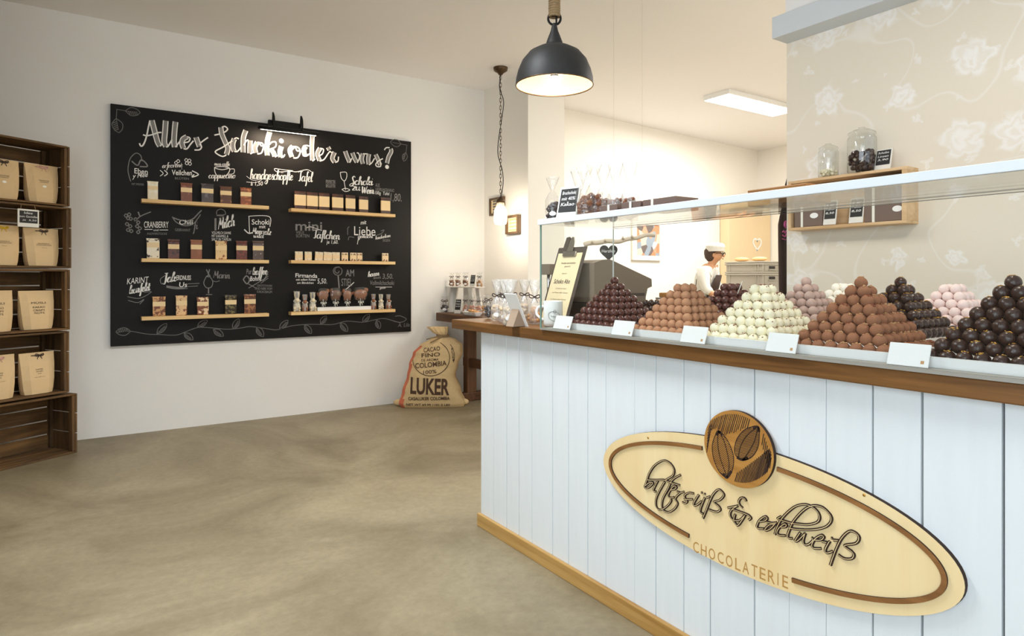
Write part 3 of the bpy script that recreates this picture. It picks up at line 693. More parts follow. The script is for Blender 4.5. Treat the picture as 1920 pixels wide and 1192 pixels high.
# ---- truffle pyramids
def truffle_mesh(key, m, d, rough=0.03, sc=(1, 1, 1)):
    mb = MB(); mb.ball((0, 0, 0), d/2, 0, 16, 10, sc, rough); o = mb.build(key, m); return o
def topping_mesh(m, n, d, spread, size, up=1.0):
    mb = MB()
    for i in range(n):
        a = R.uniform(0, 2*PI); t = R.uniform(0.05, spread)
        c = Vector((math.sin(t)*math.cos(a), math.sin(t)*math.sin(a), math.cos(t)))*d*0.5
        s = size*R.uniform(0.5, 1.2)
        mb.ball(c, s, 0, 5, 3, (R.uniform(0.7, 1.4), R.uniform(0.7, 1.4), R.uniform(0.4, 0.8)), 0.2)
    return mb
nT = 0
def pyramid(name, label, group, m, xf, yl, nY, nX, layers, d, top=None, z=Z0+0.006, hide=0):
    """stack of balls; the ones in view are objects, the hidden core is one stuff object"""
    global nT
    base = []
    for v in range(3):
        b = truffle_mesh(name, m, d, 0.02, (1, 1, R.uniform(0.95, 1.02))); t = None
        if top:
            sp = top[v % len(top)]; t = topping_mesh(*sp).build('topping', sp[0], b)
        base.append((b, t))
    first = [True]*3; core = MB()
    dz = d*0.715
    for k in range(layers):
        cy, cx = nY-k, nX-k
        if cy < 1 or cx < 1: break
        for i in range(cx):
            for j in range(cy):
                p = (xf+d/2+k*d/2+i*d+R.uniform(-.0008, .0008), yl-d/2-k*d/2-j*d+R.uniform(-.0008, .0008), z+d/2+k*dz+R.uniform(-.0006, .0006))
                surf = i == 0 or j == cy-1 or k == layers-1 or cy == 1 or cx == 1 or (j == 0 and i < 2) or (k == layers-2 and i < 2)
                if k < hide: surf = False
                if surf:
                    v = R.randrange(3); b, t = base[v]
                    if first[v]: o = b; first[v] = False
                    else:
                        o = b.copy(); COL.objects.link(o)
                        if t: c = t.copy(); COL.objects.link(c); c.parent = o
                    o.location = p; o.rotation_euler = (R.uniform(-.25, .25), R.uniform(-.25, .25), R.uniform(0, 6.28))
                    tag(o, label, 'truffle', group); nT += 1
                elif k > 0 and (i == 1 or j == cy-2 or i == 0 or j == cy-1 or (k < hide and (i < 2 or j > cy-3))):
                    core.ball(p, d*0.47, 0, 10, 7)
    for v in range(3):
        if first[v]:
            for c in list(base[v][0].children): bpy.data.objects.remove(c)
            bpy.data.objects.remove(base[v][0])
    if core.v:
        o = core.build(name+'_stack', m); o['kind'] = 'stuff'; o['label'] = 'truffles buried inside the heap of '+group.split(' of ', 1)[-1]; o['category'] = 'truffles'; o['group'] = group
d0 = 0.0362
G = lambda s: 'pyramid of '+s
XF = 1.752
pyramid('dark_truffle', 'reddish dark truffle in the front pyramid nearest the mug', G('reddish dark truffles nearest the mug'), 't_ruby', XF, 2.19, 8, 8, 8, d0)
pyramid('milk_truffle', 'smooth light milk truffle in the second front pyramid from the left', G('light milk truffles'), 't_milk', XF, 1.805, 8, 8, 7, d0,
        [('nib', 3, d0, 0.35, 0.0022)])
pyramid('white_truffle', 'white chocolate truffle with red-brown crumbs in the cream pyramid', G('white chocolate truffles'), 't_white', XF, 1.470, 8, 8, 7, d0,
        [('nib', 14, d0, 0.8, 0.0025), ('nib', 6, d0, 0.8, 0.0022), ('nib', 5, d0, 1.1, 0.0020)])
pyramid('milk_truffle', 'brown cocoa-coated truffle with nut crumbs on top, fourth front pyramid', G('nut-topped brown truffles'), 't_milk2', XF, 1.145, 8, 8, 8, d0,
        [('nut', 9, d0, 0.55, 0.0032), ('nib', 7, d0, 0.6, 0.0032), ('nut', 6, d0, 0.45, 0.0034)])
pyramid('dark_truffle', 'dark truffle with gold leaf on top, front pyramid at the right edge', G('gold-topped dark truffles at the right edge'), 't_dark', XF, 0.778, 8, 8, 8, d0*1.02,
        [('gold', 12, d0*1.02, 0.5, 0.0026), ('gold', 7, d0*1.02, 0.45, 0.0024), ('gold', 4, d0*1.02, 0.4, 0.0024)])
# second row
rows2 = [(2.19, 1.88), (1.86, 1.55), (1.53, 1.22), (1.20, 0.89)]
names2 = ['half-sold dark truffles beside the till', 'dark truffles behind the milk ones', 'mauve truffles', 'gold-flecked dark truffles behind the brown ones']
for (a, b), nm in zip(rows2, names2):
    tray('truffle_tray', 2.06, b, 2.37, a, Z0, 0.026, 'white tray in the second row under '+nm, 'white truffle trays')
XB = 2.075
pyramid('dark_truffle', 'dark truffle in the low half-sold heap behind the leftmost pyramid', G('half-sold dark truffles'), 't_dark', XB, 2.18, 8, 8, 4, d0,
        [('gold', 4, d0, 0.4, 0.002), ('gold', 2, d0, 0.4, 0.002)], hide=1)
pyramid('dark_truffle', 'plain dark truffle in the stack between milk and white pyramids', G('plain dark truffles in the second row'), 't_ruby', XB, 1.845, 8, 8, 7, d0, hide=2)
pyramid('mauve_truffle', 'dusty mauve truffle in the stack behind white and brown pyramids', G('dusty mauve truffles'), 't_mauve', XB, 1.517, 8, 8, 8, d0, hide=2)
pyramid('dark_truffle', 'dark truffle with gold leaf in the stack behind nut-topped truffles', G('gold-topped dark truffles in the second row'), 't_dark', XB, 1.188, 8, 8, 8, d0,
        [('gold', 10, d0, 0.5, 0.0024), ('gold', 3, d0, 0.4, 0.0022), ('gold', 6, d0, 0.6, 0.0022)], hide=2)
tray('truffle_tray', 2.385, 1.26, 2.69, 1.57, Z0, 0.026, 'white tray in the rear row under white sugared truffles', 'white truffle trays')
tray('truffle_tray', 2.385, 0.86, 2.69, 1.17, Z0, 0.026, 'white tray in the rear row under pink sugared truffles', 'white truffle trays')
pyramid('sugared_truffle', 'white sugar-dusted truffle in the rear stack behind brown truffles', G('white sugared truffles'), 't_snow', 2.395, 1.555, 8, 8, 7, d0, hide=4)
pyramid('sugared_truffle', 'pale pink sugared truffle in the rear stack at the right', G('pale pink sugared truffles'), 't_pink', 2.395, 1.165, 8, 8, 7, d0, hide=2)

# ================================================================== blackboard with chalk lettering
bb = thing('blackboard', 'large blackboard with white chalk lettering on the back wall', 'blackboard', (0.21, 6.22, 0.737)); bo = Vector((0.21, 6.22, 0.737))
loc(MB().bbox((0.21, 6.186, 0.737), (2.876, 6.2195, 2.716), 0.002), bo).build('board_panel', 'board', bb)
YB = 6.1852; NB = (0, -1, 0)
def B(x, y): return P(x, y, Y=YB)
def stroke(mb, pts, w, mi=0, k=5, lift=0.0):
    p = smooth([B(*q) for q in pts], k); mb.ribbon(p, w, NB, 0, mi, None, lift)
def zs(pts, ox, oy, sc): return [(ox+x/sc, oy+y/sc) for x, y in pts]
# headline: thick strokes are grey-filled with white outlines, thin strokes white
TH = {1: [(475, 270), (530, 480), (590, 700), (640, 790)], 2: [(755, 280), (740, 500), (725, 700), (760, 800)], 3: [(950, 300), (930, 500), (920, 700), (935, 810)],
      4: [(1180, 600), (1100, 650), (1080, 740), (1110, 830)], 5: [(1360, 610), (1400, 720), (1430, 800)]}
head = [(240, 200, 10.667, list(TH.values()),
  [[(230, 730), (250, 780), (290, 780), (340, 690), (380, 550), (410, 400), (440, 275)], [(640, 790), (690, 740)], [(300, 560), (370, 580), (480, 560), (600, 520), (670, 515)],
   [(760, 800), (800, 790), (880, 660)], [(950, 810), (1000, 740), (1040, 690)], [(1180, 600), (1240, 630), (1210, 700), (1110, 720)], [(1110, 840), (1180, 840), (1250, 750), (1310, 680)],
   [(1430, 740), (1470, 800), (1430, 860), (1330, 865)], [(1440, 730), (1520, 670), (1600, 615)]], []),
 (400, 220, 10.667,
  [[(150, 200), (170, 330), (240, 500), (290, 620), (260, 740)], [(420, 430), (390, 520), (395, 620), (420, 680)], [(650, 260), (600, 420), (595, 700)], [(740, 460), (730, 600), (730, 720)],
   [(880, 500), (830, 600), (850, 710)], [(1130, 290), (1085, 450), (1070, 640), (1080, 760)], [(1150, 640), (1200, 700), (1230, 780)], [(1360, 580), (1330, 700), (1350, 790)],
   [(1590, 580), (1530, 660), (1570, 790)], [(1850, 580), (1810, 650), (1830, 760)]],
  [[(170, 200), (230, 180), (285, 230), (250, 280), (200, 300)], [(260, 750), (180, 780), (60, 720), (50, 670), (200, 590), (330, 500), (380, 470)], [(20, 355), (120, 335)],
   [(420, 430), (460, 410), (510, 430)], [(420, 680), (480, 680), (550, 600)], [(610, 560), (660, 470), (700, 450)], [(740, 730), (790, 700)],
   [(880, 500), (980, 520), (1000, 600), (960, 710), (880, 730)], [(930, 520), (960, 570), (1040, 550)], [(1120, 540), (1180, 490), (1250, 500), (1240, 590), (1120, 640)], [(1230, 790), (1290, 760)],
   [(1350, 800), (1400, 790), (1430, 740)], [(1590, 580), (1690, 600), (1740, 680), (1690, 800), (1600, 810)], [(1640, 600), (1680, 670), (1740, 660)], [(1830, 770), (1900, 740)]], [(1360, 470, 40)]),
 (570, 230, 9.6,
  [[(150, 240), (140, 450), (150, 680)], [(290, 460), (240, 560), (280, 680)], [(430, 440), (460, 490)], [(550, 530), (510, 640), (550, 710)], [(740, 510), (780, 620), (820, 710)], [(870, 540), (910, 640), (950, 710)],
   [(1060, 560), (1040, 650), (1060, 740)], [(1170, 560), (1155, 660), (1165, 750)], [(1290, 570), (1330, 660), (1370, 760)], [(1560, 470), (1570, 520), (1520, 620), (1495, 730)]],
  [[(150, 690), (200, 650)], [(-20, 430), (40, 410), (110, 425)], [(-20, 590), (40, 600), (110, 550)], [(290, 460), (350, 480), (330, 560), (260, 600)], [(280, 690), (360, 660), (430, 560), (470, 510)],
   [(460, 510), (500, 540)], [(560, 715), (610, 690), (620, 610)], [(820, 720), (860, 640)], [(960, 720), (1000, 620), (980, 550), (950, 545)], [(1060, 560), (1130, 560)], [(1170, 760), (1220, 720), (1270, 640)],
   [(1370, 700), (1380, 780), (1320, 790), (1290, 750), (1340, 690), (1420, 645)], [(1445, 490), (1480, 450), (1540, 450)]], [(1495, 795, 34)])]
mb = MB()
for ox, oy, sc, thick, thin, dots in head:
    for s in thick:
        s = zs(s, ox, oy, sc); stroke(mb, s, 0.043, 0); stroke(mb, s, 0.027, 1, 5, 0.0006)
    for s in thin: stroke(mb, zs(s, ox, oy, sc), 0.0115, 0, 5, 0.0009)
    for x, y, r in dots:
        c = B(ox+x/sc, oy+y/sc); mb.add([c+Vector((math.cos(a)*0.021, -0.0003, math.sin(a)*0.021)) for a in [2*PI*i/14 for i in range(14)]], [list(range(14))], 0)
loc(mb, bo).build('chalk_headline', ['chalk', 'chalkg'], bb)

# single-stroke brush alphabet for the small chalk writing
GL = {
'a': (1.0, [[(.75, .85), (.4, 1), (.08, .6), (.1, .15), (.35, 0), (.65, .3), (.78, .95)], [(.78, 1), (.75, .3), (.85, 0), (1.05, .2)]]),
'b': (.9, [[(.05, .4), (.4, 1.6), (.3, 2), (.14, 1.6), (.1, .3), (.3, 0), (.65, .2), (.68, .7), (.45, .95), (.2, .7)]]),
'c': (.8, [[(.7, .8), (.45, 1), (.1, .65), (.12, .2), (.4, 0), (.8, .25)]]),
'd': (1.0, [[(.72, .85), (.4, 1), (.08, .6), (.1, .15), (.35, 0), (.65, .3), (.8, 1.2), (.85, 2)], [(.85, 2), (.76, .4), (.88, 0), (1.05, .2)]]),
'e': (.75, [[(.08, .45), (.5, .55), (.62, .85), (.4, 1), (.12, .7), (.1, .25), (.35, 0), (.75, .25)]]),
'f': (.6, [[(.7, 1.8), (.5, 2), (.35, 1.6), (.3, .5), (.25, -.6), (.1, -.9)], [(.05, .95), (.65, 1)]]),
'g': (.95, [[(.75, .85), (.4, 1), (.08, .6), (.1, .15), (.35, 0), (.65, .3), (.78, .95)], [(.78, 1), (.75, -.4), (.5, -.9), (.15, -.8), (.2, -.45), (.95, .15)]]),
'h': (.92, [[(.05, .4), (.4, 1.6), (.3, 2), (.15, 1.6), (.1, 0)], [(.1, .4), (.4, .95), (.62, .8), (.63, .2), (.76, 0), (.95, .2)]]),
'i': (.45, [[(.15, 1), (.12, .25), (.25, 0), (.5, .25)], [(.2, 1.4), (.24, 1.5)]]),
'k': (.85, [[(.05, .4), (.4, 1.6), (.3, 2), (.15, 1.6), (.1, 0)], [(.1, .4), (.45, .95), (.6, .7), (.15, .45)], [(.3, .5), (.6, .05), (.9, .2)]]),
'l': (.48, [[(0, .4), (.4, 1.5), (.32, 2), (.15, 1.6), (.12, .3), (.28, 0), (.5, .25)]]),
'm': (1.2, [[(.1, 1), (.1, 0)], [(.1, .5), (.4, 1), (.5, .8), (.5, 0)], [(.5, .5), (.8, 1), (.92, .8), (.9, .2), (1.02, 0), (1.2, .2)]]),
'n': (.9, [[(.1, 1), (.1, 0)], [(.1, .5), (.4, 1), (.6, .8), (.6, .2), (.72, 0), (.92, .2)]]),
'o': (.85, [[(.5, 1), (.12, .75), (.1, .2), (.4, 0), (.7, .3), (.65, .85), (.4, 1), (.6, .8), (.9, .9)]]),
'p': (.85, [[(.12, 1), (.1, -.9)], [(.1, .5), (.4, 1), (.72, .75), (.65, .15), (.35, 0), (.12, .2)]]),
'r': (.62, [[(.1, 1), (.1, 0)], [(.1, .5), (.35, .95), (.6, .9)]]),
's': (.65, [[(0, .2), (.45, 1.05), (.3, .75), (.62, .4), (.5, .03), (.15, .05)]]),
't': (.5, [[(.2, 1.7), (.15, .3), (.3, 0), (.55, .25)], [(0, 1.1), (.5, 1.15)]]),
'u': (.9, [[(.1, 1), (.1, .3), (.3, 0), (.6, .3), (.68, 1)], [(.68, 1), (.66, .25), (.8, 0), (.95, .2)]]),
'v': (.75, [[(.05, 1), (.3, 0), (.6, .9), (.75, .85)]]),
'w': (1.05, [[(.05, 1), (.2, .1), (.3, 0), (.5, .8)], [(.5, .9), (.6, .1), (.7, 0), (.98, .6), (.95, 1), (1.1, .85)]]),
'z': (.7, [[(.1, .95), (.6, .95), (.1, 0), (.7, .05)]]),
'A': (1.2, [[(0, 0), (.2, .1), (.75, 1.95)], [(.75, 1.95), (1.0, .2), (1.15, 0)], [(.15, .75), (1, .9)]]),
'J': (.9, [[(.2, 1.9), (.9, 1.9)], [(.6, 1.9), (.55, .2), (.3, -.3), (0, -.1)]]),
'L': (1.0, [[(.2, 1.9), (.2, .05), (1, .05)]]),
'M': (1.4, [[(.05, 0), (.25, 1.9)], [(.25, 1.9), (.6, .6), (1.0, 1.9)], [(1.0, 1.9), (1.1, .2), (1.3, 0)]]),
'S': (1.05, [[(1, 1.7), (.8, 2), (.5, 1.7), (.6, 1.2), (.85, .6), (.7, -.2), (.2, -.3), (.1, 0), (.5, .3), (1.0, .5)]]),
'T': (.95, [[(0, 1.7), (.3, 1.9), (1.1, 1.9)], [(.65, 1.9), (.6, .3), (.45, 0), (.2, .1)]]),
'V': (1.1, [[(.1, 1.8), (.45, 0), (1.0, 1.9), (1.2, 1.7)]]),
'W': (1.5, [[(.05, 1.8), (.3, 0), (.7, 1.6)], [(.7, 1.6), (.95, 0), (1.4, 1.9)]]),
' ': (.6, [])}
for ch, b0 in (('ä', 'a'), ('ö', 'o'), ('ü', 'u')): GL[ch] = (GL[b0][0], GL[b0][1]+[[(.3, 1.4), (.33, 1.5)], [(.6, 1.4), (.63, 1.5)]])
def script(mb, txt, x0, y0, x1, y1, xh, w=0.005, mi=0, slant=0.12):
    """brush writing on the blackboard: baseline from pixel (x0,y0) to (x1,y1), x-height xh pixels"""
    a, b = B(x0, y0), B(x1, y1); tot = sum(GL[c][0] for c in txt); ux = (b-a)/tot
    uz = Vector((0, 0, (B(x0, y0-xh)-a).length))
    q = 0
    for c in txt:
        for s in GL[c][1]:
            p = smooth([a+ux*(q+u+v*slant)+uz*v for u, v in s], 4); n = len(p)
            ws = [w*(0.55+0.75*max(0, -(p[min(i+1, n-1)]-p[max(0, i-1)]).normalized().z)) if n > 1 else w for i in range(n)]
            mb.ribbon(p, ws, NB, 0, mi)
        q += GL[c][0]
def caps(mb, txt, x0, y0, x1, y1, hp, mi=0, shear=0.0, bold=0.0):
    a, b = B(x0, y0), B(x1, y1); u = (b-a)
    put_text(mb, txt, a, u.normalized(), (0, 0, 1), u.length, (B(x0, y0-hp)-a).length, mi, shear, bold)
def leaf(mb, base, tip, wd, mi=1, fill=True):
    b, t = B(*base), B(*tip); d = t-b; s = Vector((-d.z, 0, d.x)).normalized()
    L1 = smooth([b, b+d*.35+s*wd, b+d*.75+s*wd*.8, t], 6); L2 = smooth([b, b+d*.35-s*wd, b+d*.75-s*wd*.8, t], 6)
    mb.ribbon(L1, 0.006, NB, 0, mi); mb.ribbon(L2, 0.006, NB, 0, mi); mb.ribbon([b, b+d*.8], 0.004, NB, 0, mi)
    if fill:
        for i in range(5):
            f = .2+.13*i; mb.ribbon([b+d*f, b+d*(f+.12)-s*wd*.8], 0.006, NB, 0, mi)
mb = MB()
vine = [(217, 623), (245, 621), (275, 626), (300, 627), (330, 628), (350, 621), (370, 614), (390, 614), (425, 617), (450, 615), (470, 612), (500, 616), (520, 618), (545, 611), (575, 608), (600, 608), (625, 608), (650, 602), (680, 604), (700, 600), (720, 597), (740, 602), (750, 605)]
stroke(mb, vine, 0.006, 1)
for b, t, w in (((245, 621), (217, 622), .030), ((294, 626), (313, 606), .022), ((345, 624), (362, 637), .022), ((370, 613), (389, 600), .022), ((400, 617), (419, 630), .024), ((437, 617), (448, 597), .024), ((481, 613), (494, 631), .026),
                ((524, 617), (540, 600), .024), ((571, 609), (584, 625), .026), ((601, 607), (612, 592), .024), ((638, 605), (652, 621), .028), ((680, 604), (693, 589), .026), ((706, 600), (712, 616), .026)): leaf(mb, b, t, w)
stroke(mb, [(738, 602), (752, 604), (762, 598), (750, 592), (741, 593)], 0.006, 1)
stroke(mb, [(218, 205), (232, 207), (236, 208)], 0.005, 1); leaf(mb, (235, 208), (263, 211), .032); stroke(mb, [(219, 206), (218, 222)], 0.005, 1); leaf(mb, (218, 222), (223, 249), .036)
stroke(mb, [(763, 272), (752, 270)], 0.005, 1); leaf(mb, (752, 270), (732, 266), .036, 1, False); stroke(mb, [(763, 272), (761, 288)], 0.005, 1); leaf(mb, (761, 286), (757, 302), .026)
caps(mb, 'A. Lila', 746, 613, 768, 612, 7, 1, 0.2)
loc(mb, bo).build('chalk_vine', ['chalk', 'chalkd'], bb)
mb = MB()
# upper left group
stroke(mb, [(245, 340), (240, 320), (243, 300), (250, 290), (257, 287), (264, 292), (266, 302)], .006, 1); stroke(mb, [(247, 302), (258, 310), (264, 300), (272, 304), (276, 312), (262, 312)], .010, 1)
caps(mb, 'Eben', 252, 325, 277, 327, 10, 0, 0, .01); caps(mb, 'y Mee', 248, 337, 277, 334, 11, 0, .2, .01); caps(mb, 'MIT PFEFFER', 247, 347, 270, 348, 4, 1)
loc(mb, bo).build('chalk_writing', ['chalk', 'chalkg'], bb); mb = MB()
stroke(mb, [(300, 319), (306, 325), (300, 330)], .006); stroke(mb, [(308, 319), (314, 325), (308, 330)], .007); stroke(mb, [(360, 320), (372, 327), (360, 332), (364, 327)], .009)
script(mb, 'erfrorene', 304, 315, 342, 313, 5, .005, 0); caps(mb, 'Veilchen', 322, 328, 360, 329, 10, 0, 0, .015); caps(mb, 'BLÜTEN', 328, 336, 354, 337, 5, 1)
stroke(mb, [(341, 318), (340, 305)], .006, 1)
for x, y in ((349, 300), (355, 301), (350, 306), (356, 307), (334, 302), (330, 305)): stroke(mb, [(x-3, y), (x, y-3), (x+3, y), (x, y+3), (x-3, y)], .005, 0)
loc(mb, bo).build('chalk_writing', ['chalk', 'chalkg'], bb); mb = MB()
stroke(mb, [(402, 314), (404, 325), (412, 332), (422, 330), (429, 323), (430, 315), (416, 312), (402, 314), (416, 318), (430, 315)], .006, 0); stroke(mb, [(430, 317), (439, 317), (438, 325), (428, 327)], .005, 0)
script(mb, 'nuss caffe', 402, 310, 431, 311, 4, .004, 0); script(mb, 'cappuccino', 391, 334, 441, 334, 6, .006, 0)
loc(mb, bo).build('chalk_writing', ['chalk', 'chalkg'], bb); mb = MB()
script(mb, 'handgeschöpfte', 469, 335, 549, 338, 9.5, .008, 0); script(mb, 'Tafel', 558, 339, 586, 341, 9.5, .008, 0)
stroke(mb, [(462, 330), (475, 338), (492, 335), (480, 342), (462, 341)], .004, 0); stroke(mb, [(549, 320), (530, 318), (515, 316), (520, 322), (545, 321), (556, 322), (575, 318), (584, 322)], .005, 0)
caps(mb, 'à 1,50', 470, 349, 493, 349, 9, 0, .1, .01)
loc(mb, bo).build('chalk_writing', ['chalk', 'chalkg'], bb); mb = MB()
caps(mb, 'PERFEKTER', 611, 344, 629, 345, 7, 1, 0, .01); caps(mb, 'BEGLEITER', 611, 351, 629, 352, 6, 1, 0, .01)
stroke(mb, [(638, 323), (640, 334), (646, 339), (650, 332), (649, 323), (638, 323)], .006, 0); stroke(mb, [(645, 339), (648, 356)], .006, 0); stroke(mb, [(641, 355), (648, 353), (656, 356), (648, 359), (641, 355)], .006, 0)
script(mb, 'Schoki', 655, 346, 699, 347, 8, .011, 0); script(mb, 'zu', 660, 356, 675, 357, 7, .010, 0); script(mb, 'Wein', 678, 362, 701, 363, 7, .011, 0)
caps(mb, 'AUS', 704, 350, 712, 351, 7, 1); caps(mb, 'URSPRUNGSKAKAO', 704, 358, 739, 360, 6, 1); caps(mb, '100g  Tafel', 703, 366, 730, 368, 8, 0, .1); caps(mb, '1,80.', 732, 379, 753, 380, 17, 1, .1)
loc(mb, bo).build('chalk_writing', ['chalk', 'chalkg'], bb); mb = MB()
# middle left group
for x, y in ((236, 404), (242, 402), (240, 409), (245, 410), (254, 411), (259, 417), (238, 420), (244, 424), (257, 424), (262, 428), (240, 431), (246, 433), (259, 435)):
    stroke(mb, [(x-3.2, y), (x, y-3), (x+3.2, y), (x, y+3), (x-3.2, y)], .007, 1)
stroke(mb, [(252, 415), (264, 405), (283, 397)], .008, 1); stroke(mb, [(262, 405), (259, 397)], .010, 1)
caps(mb, 'CRANBERRY', 270, 427, 316, 427, 12, 0, 0, .006); stroke(mb, [(271, 430), (286, 430)], .005); stroke(mb, [(299, 431), (315, 431)], .005); caps(mb, 'und', 288, 433, 297, 433, 4, 0); caps(mb, 'INGWERSTÜCKE', 276, 440, 313, 440, 5, 1)
loc(mb, bo).build('chalk_writing', ['chalk', 'chalkg'], bb); mb = MB()
stroke(mb, [(323, 406), (330, 416), (345, 423), (360, 421), (369, 412), (376, 402)], .007, 1); stroke(mb, [(325, 408), (336, 412), (350, 414), (362, 410), (372, 400), (378, 394)], .010, 1)
caps(mb, 'Chili', 336, 421, 362, 421, 9, 0, .1, .01); caps(mb, 'GEBRANNT', 328, 433, 357, 434, 5, 1); script(mb, 'fj'.replace('j', 'i'), 362, 431, 371, 429, 8, .006, 1)
loc(mb, bo).build('chalk_writing', ['chalk', 'chalkg'], bb); mb = MB()
stroke(mb, [(406, 402), (407, 395), (414, 392), (421, 395), (422, 402), (407, 403)], .006, 1); stroke(mb, [(404, 409), (404, 432)], .016, 1); stroke(mb, [(406, 404), (420, 405)], .006, 1)
script(mb, 'Milch', 409, 430, 440, 423, 11, .009, 0)
for i, t in enumerate(('VOLLMILCH SAHNE', 'MIT KARAMELL &', 'SALZ IN TAFELN')): caps(mb, t, 397, 438.5+i*6.2, 433-(i == 1)*5, 439+i*6.2, 5, 0)
loc(mb, bo).build('chalk_writing', ['chalk', 'chalkg'], bb); mb = MB()
stroke(mb, [(468, 437), (467, 410), (470, 405), (505, 406), (506, 425)], .006, 0); stroke(mb, [(458, 430), (466, 437), (473, 436)], .010, 0)
caps(mb, 'Schoki', 472, 421, 505, 421, 10, 0, 0, .01); caps(mb, 'mit', 486, 428, 498, 428, 6, 0, 0, .01); script(mb, 'Meersalz', 473, 438, 508, 440, 6, .008, 0); script(mb, 'wild', 475, 445, 494, 446, 4, .006, 0)
loc(mb, bo).build('chalk_writing', ['chalk', 'chalkg'], bb); mb = MB()
# lower left group
caps(mb, 'KARINT', 238, 533, 279, 529, 11, 0, .15); script(mb, 'konfekt', 243, 551, 281, 544, 8, .009, 0); stroke(mb, [(239, 556), (262, 559), (284, 547), (270, 548)], .005, 1); stroke(mb, [(240, 563), (258, 567), (270, 561), (262, 570)], .005, 1)
loc(mb, bo).build('chalk_writing', ['chalk', 'chalkg'], bb); mb = MB()
script(mb, 'Jak', 305, 530, 330, 527, 9, .010, 0); stroke(mb, [(312, 515), (301, 523), (303, 532), (310, 530)], .005, 1); caps(mb, 'ERDNUSS', 331, 525, 358, 525, 9, 0, 0, .012); stroke(mb, [(312, 536), (335, 539), (352, 540), (330, 541), (312, 538)], .010, 1)
script(mb, 'Us', 337, 538, 350, 538, 7, .008) if 'U' in GL else caps(mb, 'Us', 336, 538, 351, 538, 9, 0, .1, .01); stroke(mb, [(352, 532), (374, 531)], .005, 1); stroke(mb, [(352, 537), (371, 536)], .005, 1)
loc(mb, bo).build('chalk_writing', ['chalk', 'chalkg'], bb); mb = MB()
stroke(mb, [(387, 505), (391, 515), (387, 518), (394, 518), (391, 513), (393, 505)], .008, 1); stroke(mb, [(387, 518), (382, 530), (387, 539), (396, 538), (399, 528), (394, 519)], .006, 1); stroke(mb, [(391, 539), (391, 550)], .009, 1); stroke(mb, [(386, 552), (398, 552)], .005, 1)
script(mb, 'Marin', 400, 521, 431, 522, 7, .007, 1); stroke(mb, [(398, 526), (405, 528), (412, 526)], .005, 1)
loc(mb, bo).build('chalk_writing', ['chalk', 'chalkg'], bb); mb = MB()
stroke(mb, [(456, 524), (462, 517), (468, 524), (463, 532), (456, 524)], .010, 1); caps(mb, 'Pur', 462, 514, 472, 514, 10, 1, .1, .01); script(mb, 'kaffee', 474, 515, 501, 514, 7, .009, 0); caps(mb, 'Bohne', 469, 527, 490, 526, 9, 0, .1, .01)
stroke(mb, [(466, 540), (480, 532), (500, 520)], .006, 1); stroke(mb, [(464, 531), (480, 540)], .006, 1)
for i in range(4): stroke(mb, [(489+i*3, 531-i*4), (503, 521-i*4)], .005, 1)
for i, t in enumerate(('GERÖSTETE BOHNE', 'UND NIBS VOM', 'KAKAOBAUM')): caps(mb, t, 478+(i == 0)*4+(i == 2)*4, 537+i*6, 510, 537.5+i*6, 4.6, 1)
loc(mb, bo).build('chalk_writing', ['chalk', 'chalkg'], bb); mb = MB()
# right side groups
caps(mb, 'mini', 554, 432, 604, 433, 17, 1, 0, .012); script(mb, 'Täflchen', 586, 446, 637, 449, 8, .009, 0); stroke(mb, [(575, 427), (582, 425), (597, 430), (604, 432)], .006, 0); caps(mb, 'je 1,60.', 612, 459, 634, 459, 9, 0, .15, .005)
caps(mb, 'VIELE', 555, 438, 570, 438, 5, 1); caps(mb, 'SORTEN', 555, 445, 580, 445, 6, 1)
loc(mb, bo).build('chalk_writing', ['chalk', 'chalkg'], bb); mb = MB()
caps(mb, 'mit', 676, 421, 687, 420, 7, 0, .2, .012); caps(mb, 'Liebe', 664, 441, 704, 442, 17, 0); script(mb, 'gemacht', 671, 446, 699, 446, 4, .005, 0); stroke(mb, [(672, 446), (670, 458)], .006, 0)
stroke(mb, [(653, 450), (655, 444), (664, 445)], .005, 1); stroke(mb, [(652, 440), (652, 428), (655, 425)], .005, 1); stroke(mb, [(707, 441), (716, 437), (720, 431), (714, 433)], .005, 1)
script(mb, 'handverlesen', 704, 449, 732, 444, 3.5, .004, 0); caps(mb, 'EIGEN', 718, 453, 731, 453, 5, 1)
loc(mb, bo).build('chalk_writing', ['chalk', 'chalkg'], bb); mb = MB()
caps(mb, 'Firmanda', 554, 520, 595, 521, 8, 0, 0, .012); caps(mb, 'mit edlem Kakao', 555, 526, 592, 526, 4, 0, .1, .01); caps(mb, 'am Bändchen', 557, 532, 588, 532, 4, 0, .1, .01); caps(mb, '5,50.', 595, 533, 613, 533, 11, 0, .1)
loc(mb, bo).build('chalk_writing', ['chalk', 'chalkg'], bb); mb = MB()
stroke(mb, [(636, 508), (633, 512), (628, 509), (629, 503), (635, 501), (641, 505), (640, 513), (634, 516), (627, 513), (625, 506), (629, 501), (637, 500)], .006, 1); stroke(mb, [(634, 517), (636, 540)], .012, 1)
caps(mb, 'AM', 648, 518, 664, 518, 13, 1, 0, .01); caps(mb, 'STIEL', 640, 536, 660, 536, 14, 1); stroke(mb, [(648, 543), (664, 529)], .007, 0)
loc(mb, bo).build('chalk_writing', ['chalk', 'chalkg'], bb); mb = MB()
script(mb, 'hasen', 690, 519, 711, 516, 5, .008, 0); caps(mb, 'aus', 700, 523, 714, 522, 4, 1); caps(mb, '3,50.', 717, 524, 737, 524, 11, 1, .1); caps(mb, 'Vollmilchschoki', 694, 534, 739, 534, 8, 1, .1); stroke(mb, [(704, 538), (735, 538)], .004); caps(mb, 'gefüllt', 712, 543, 723, 542, 5, 0, .1)
loc(mb, bo).build('chalk_writing', ['chalk', 'chalkg'], bb)

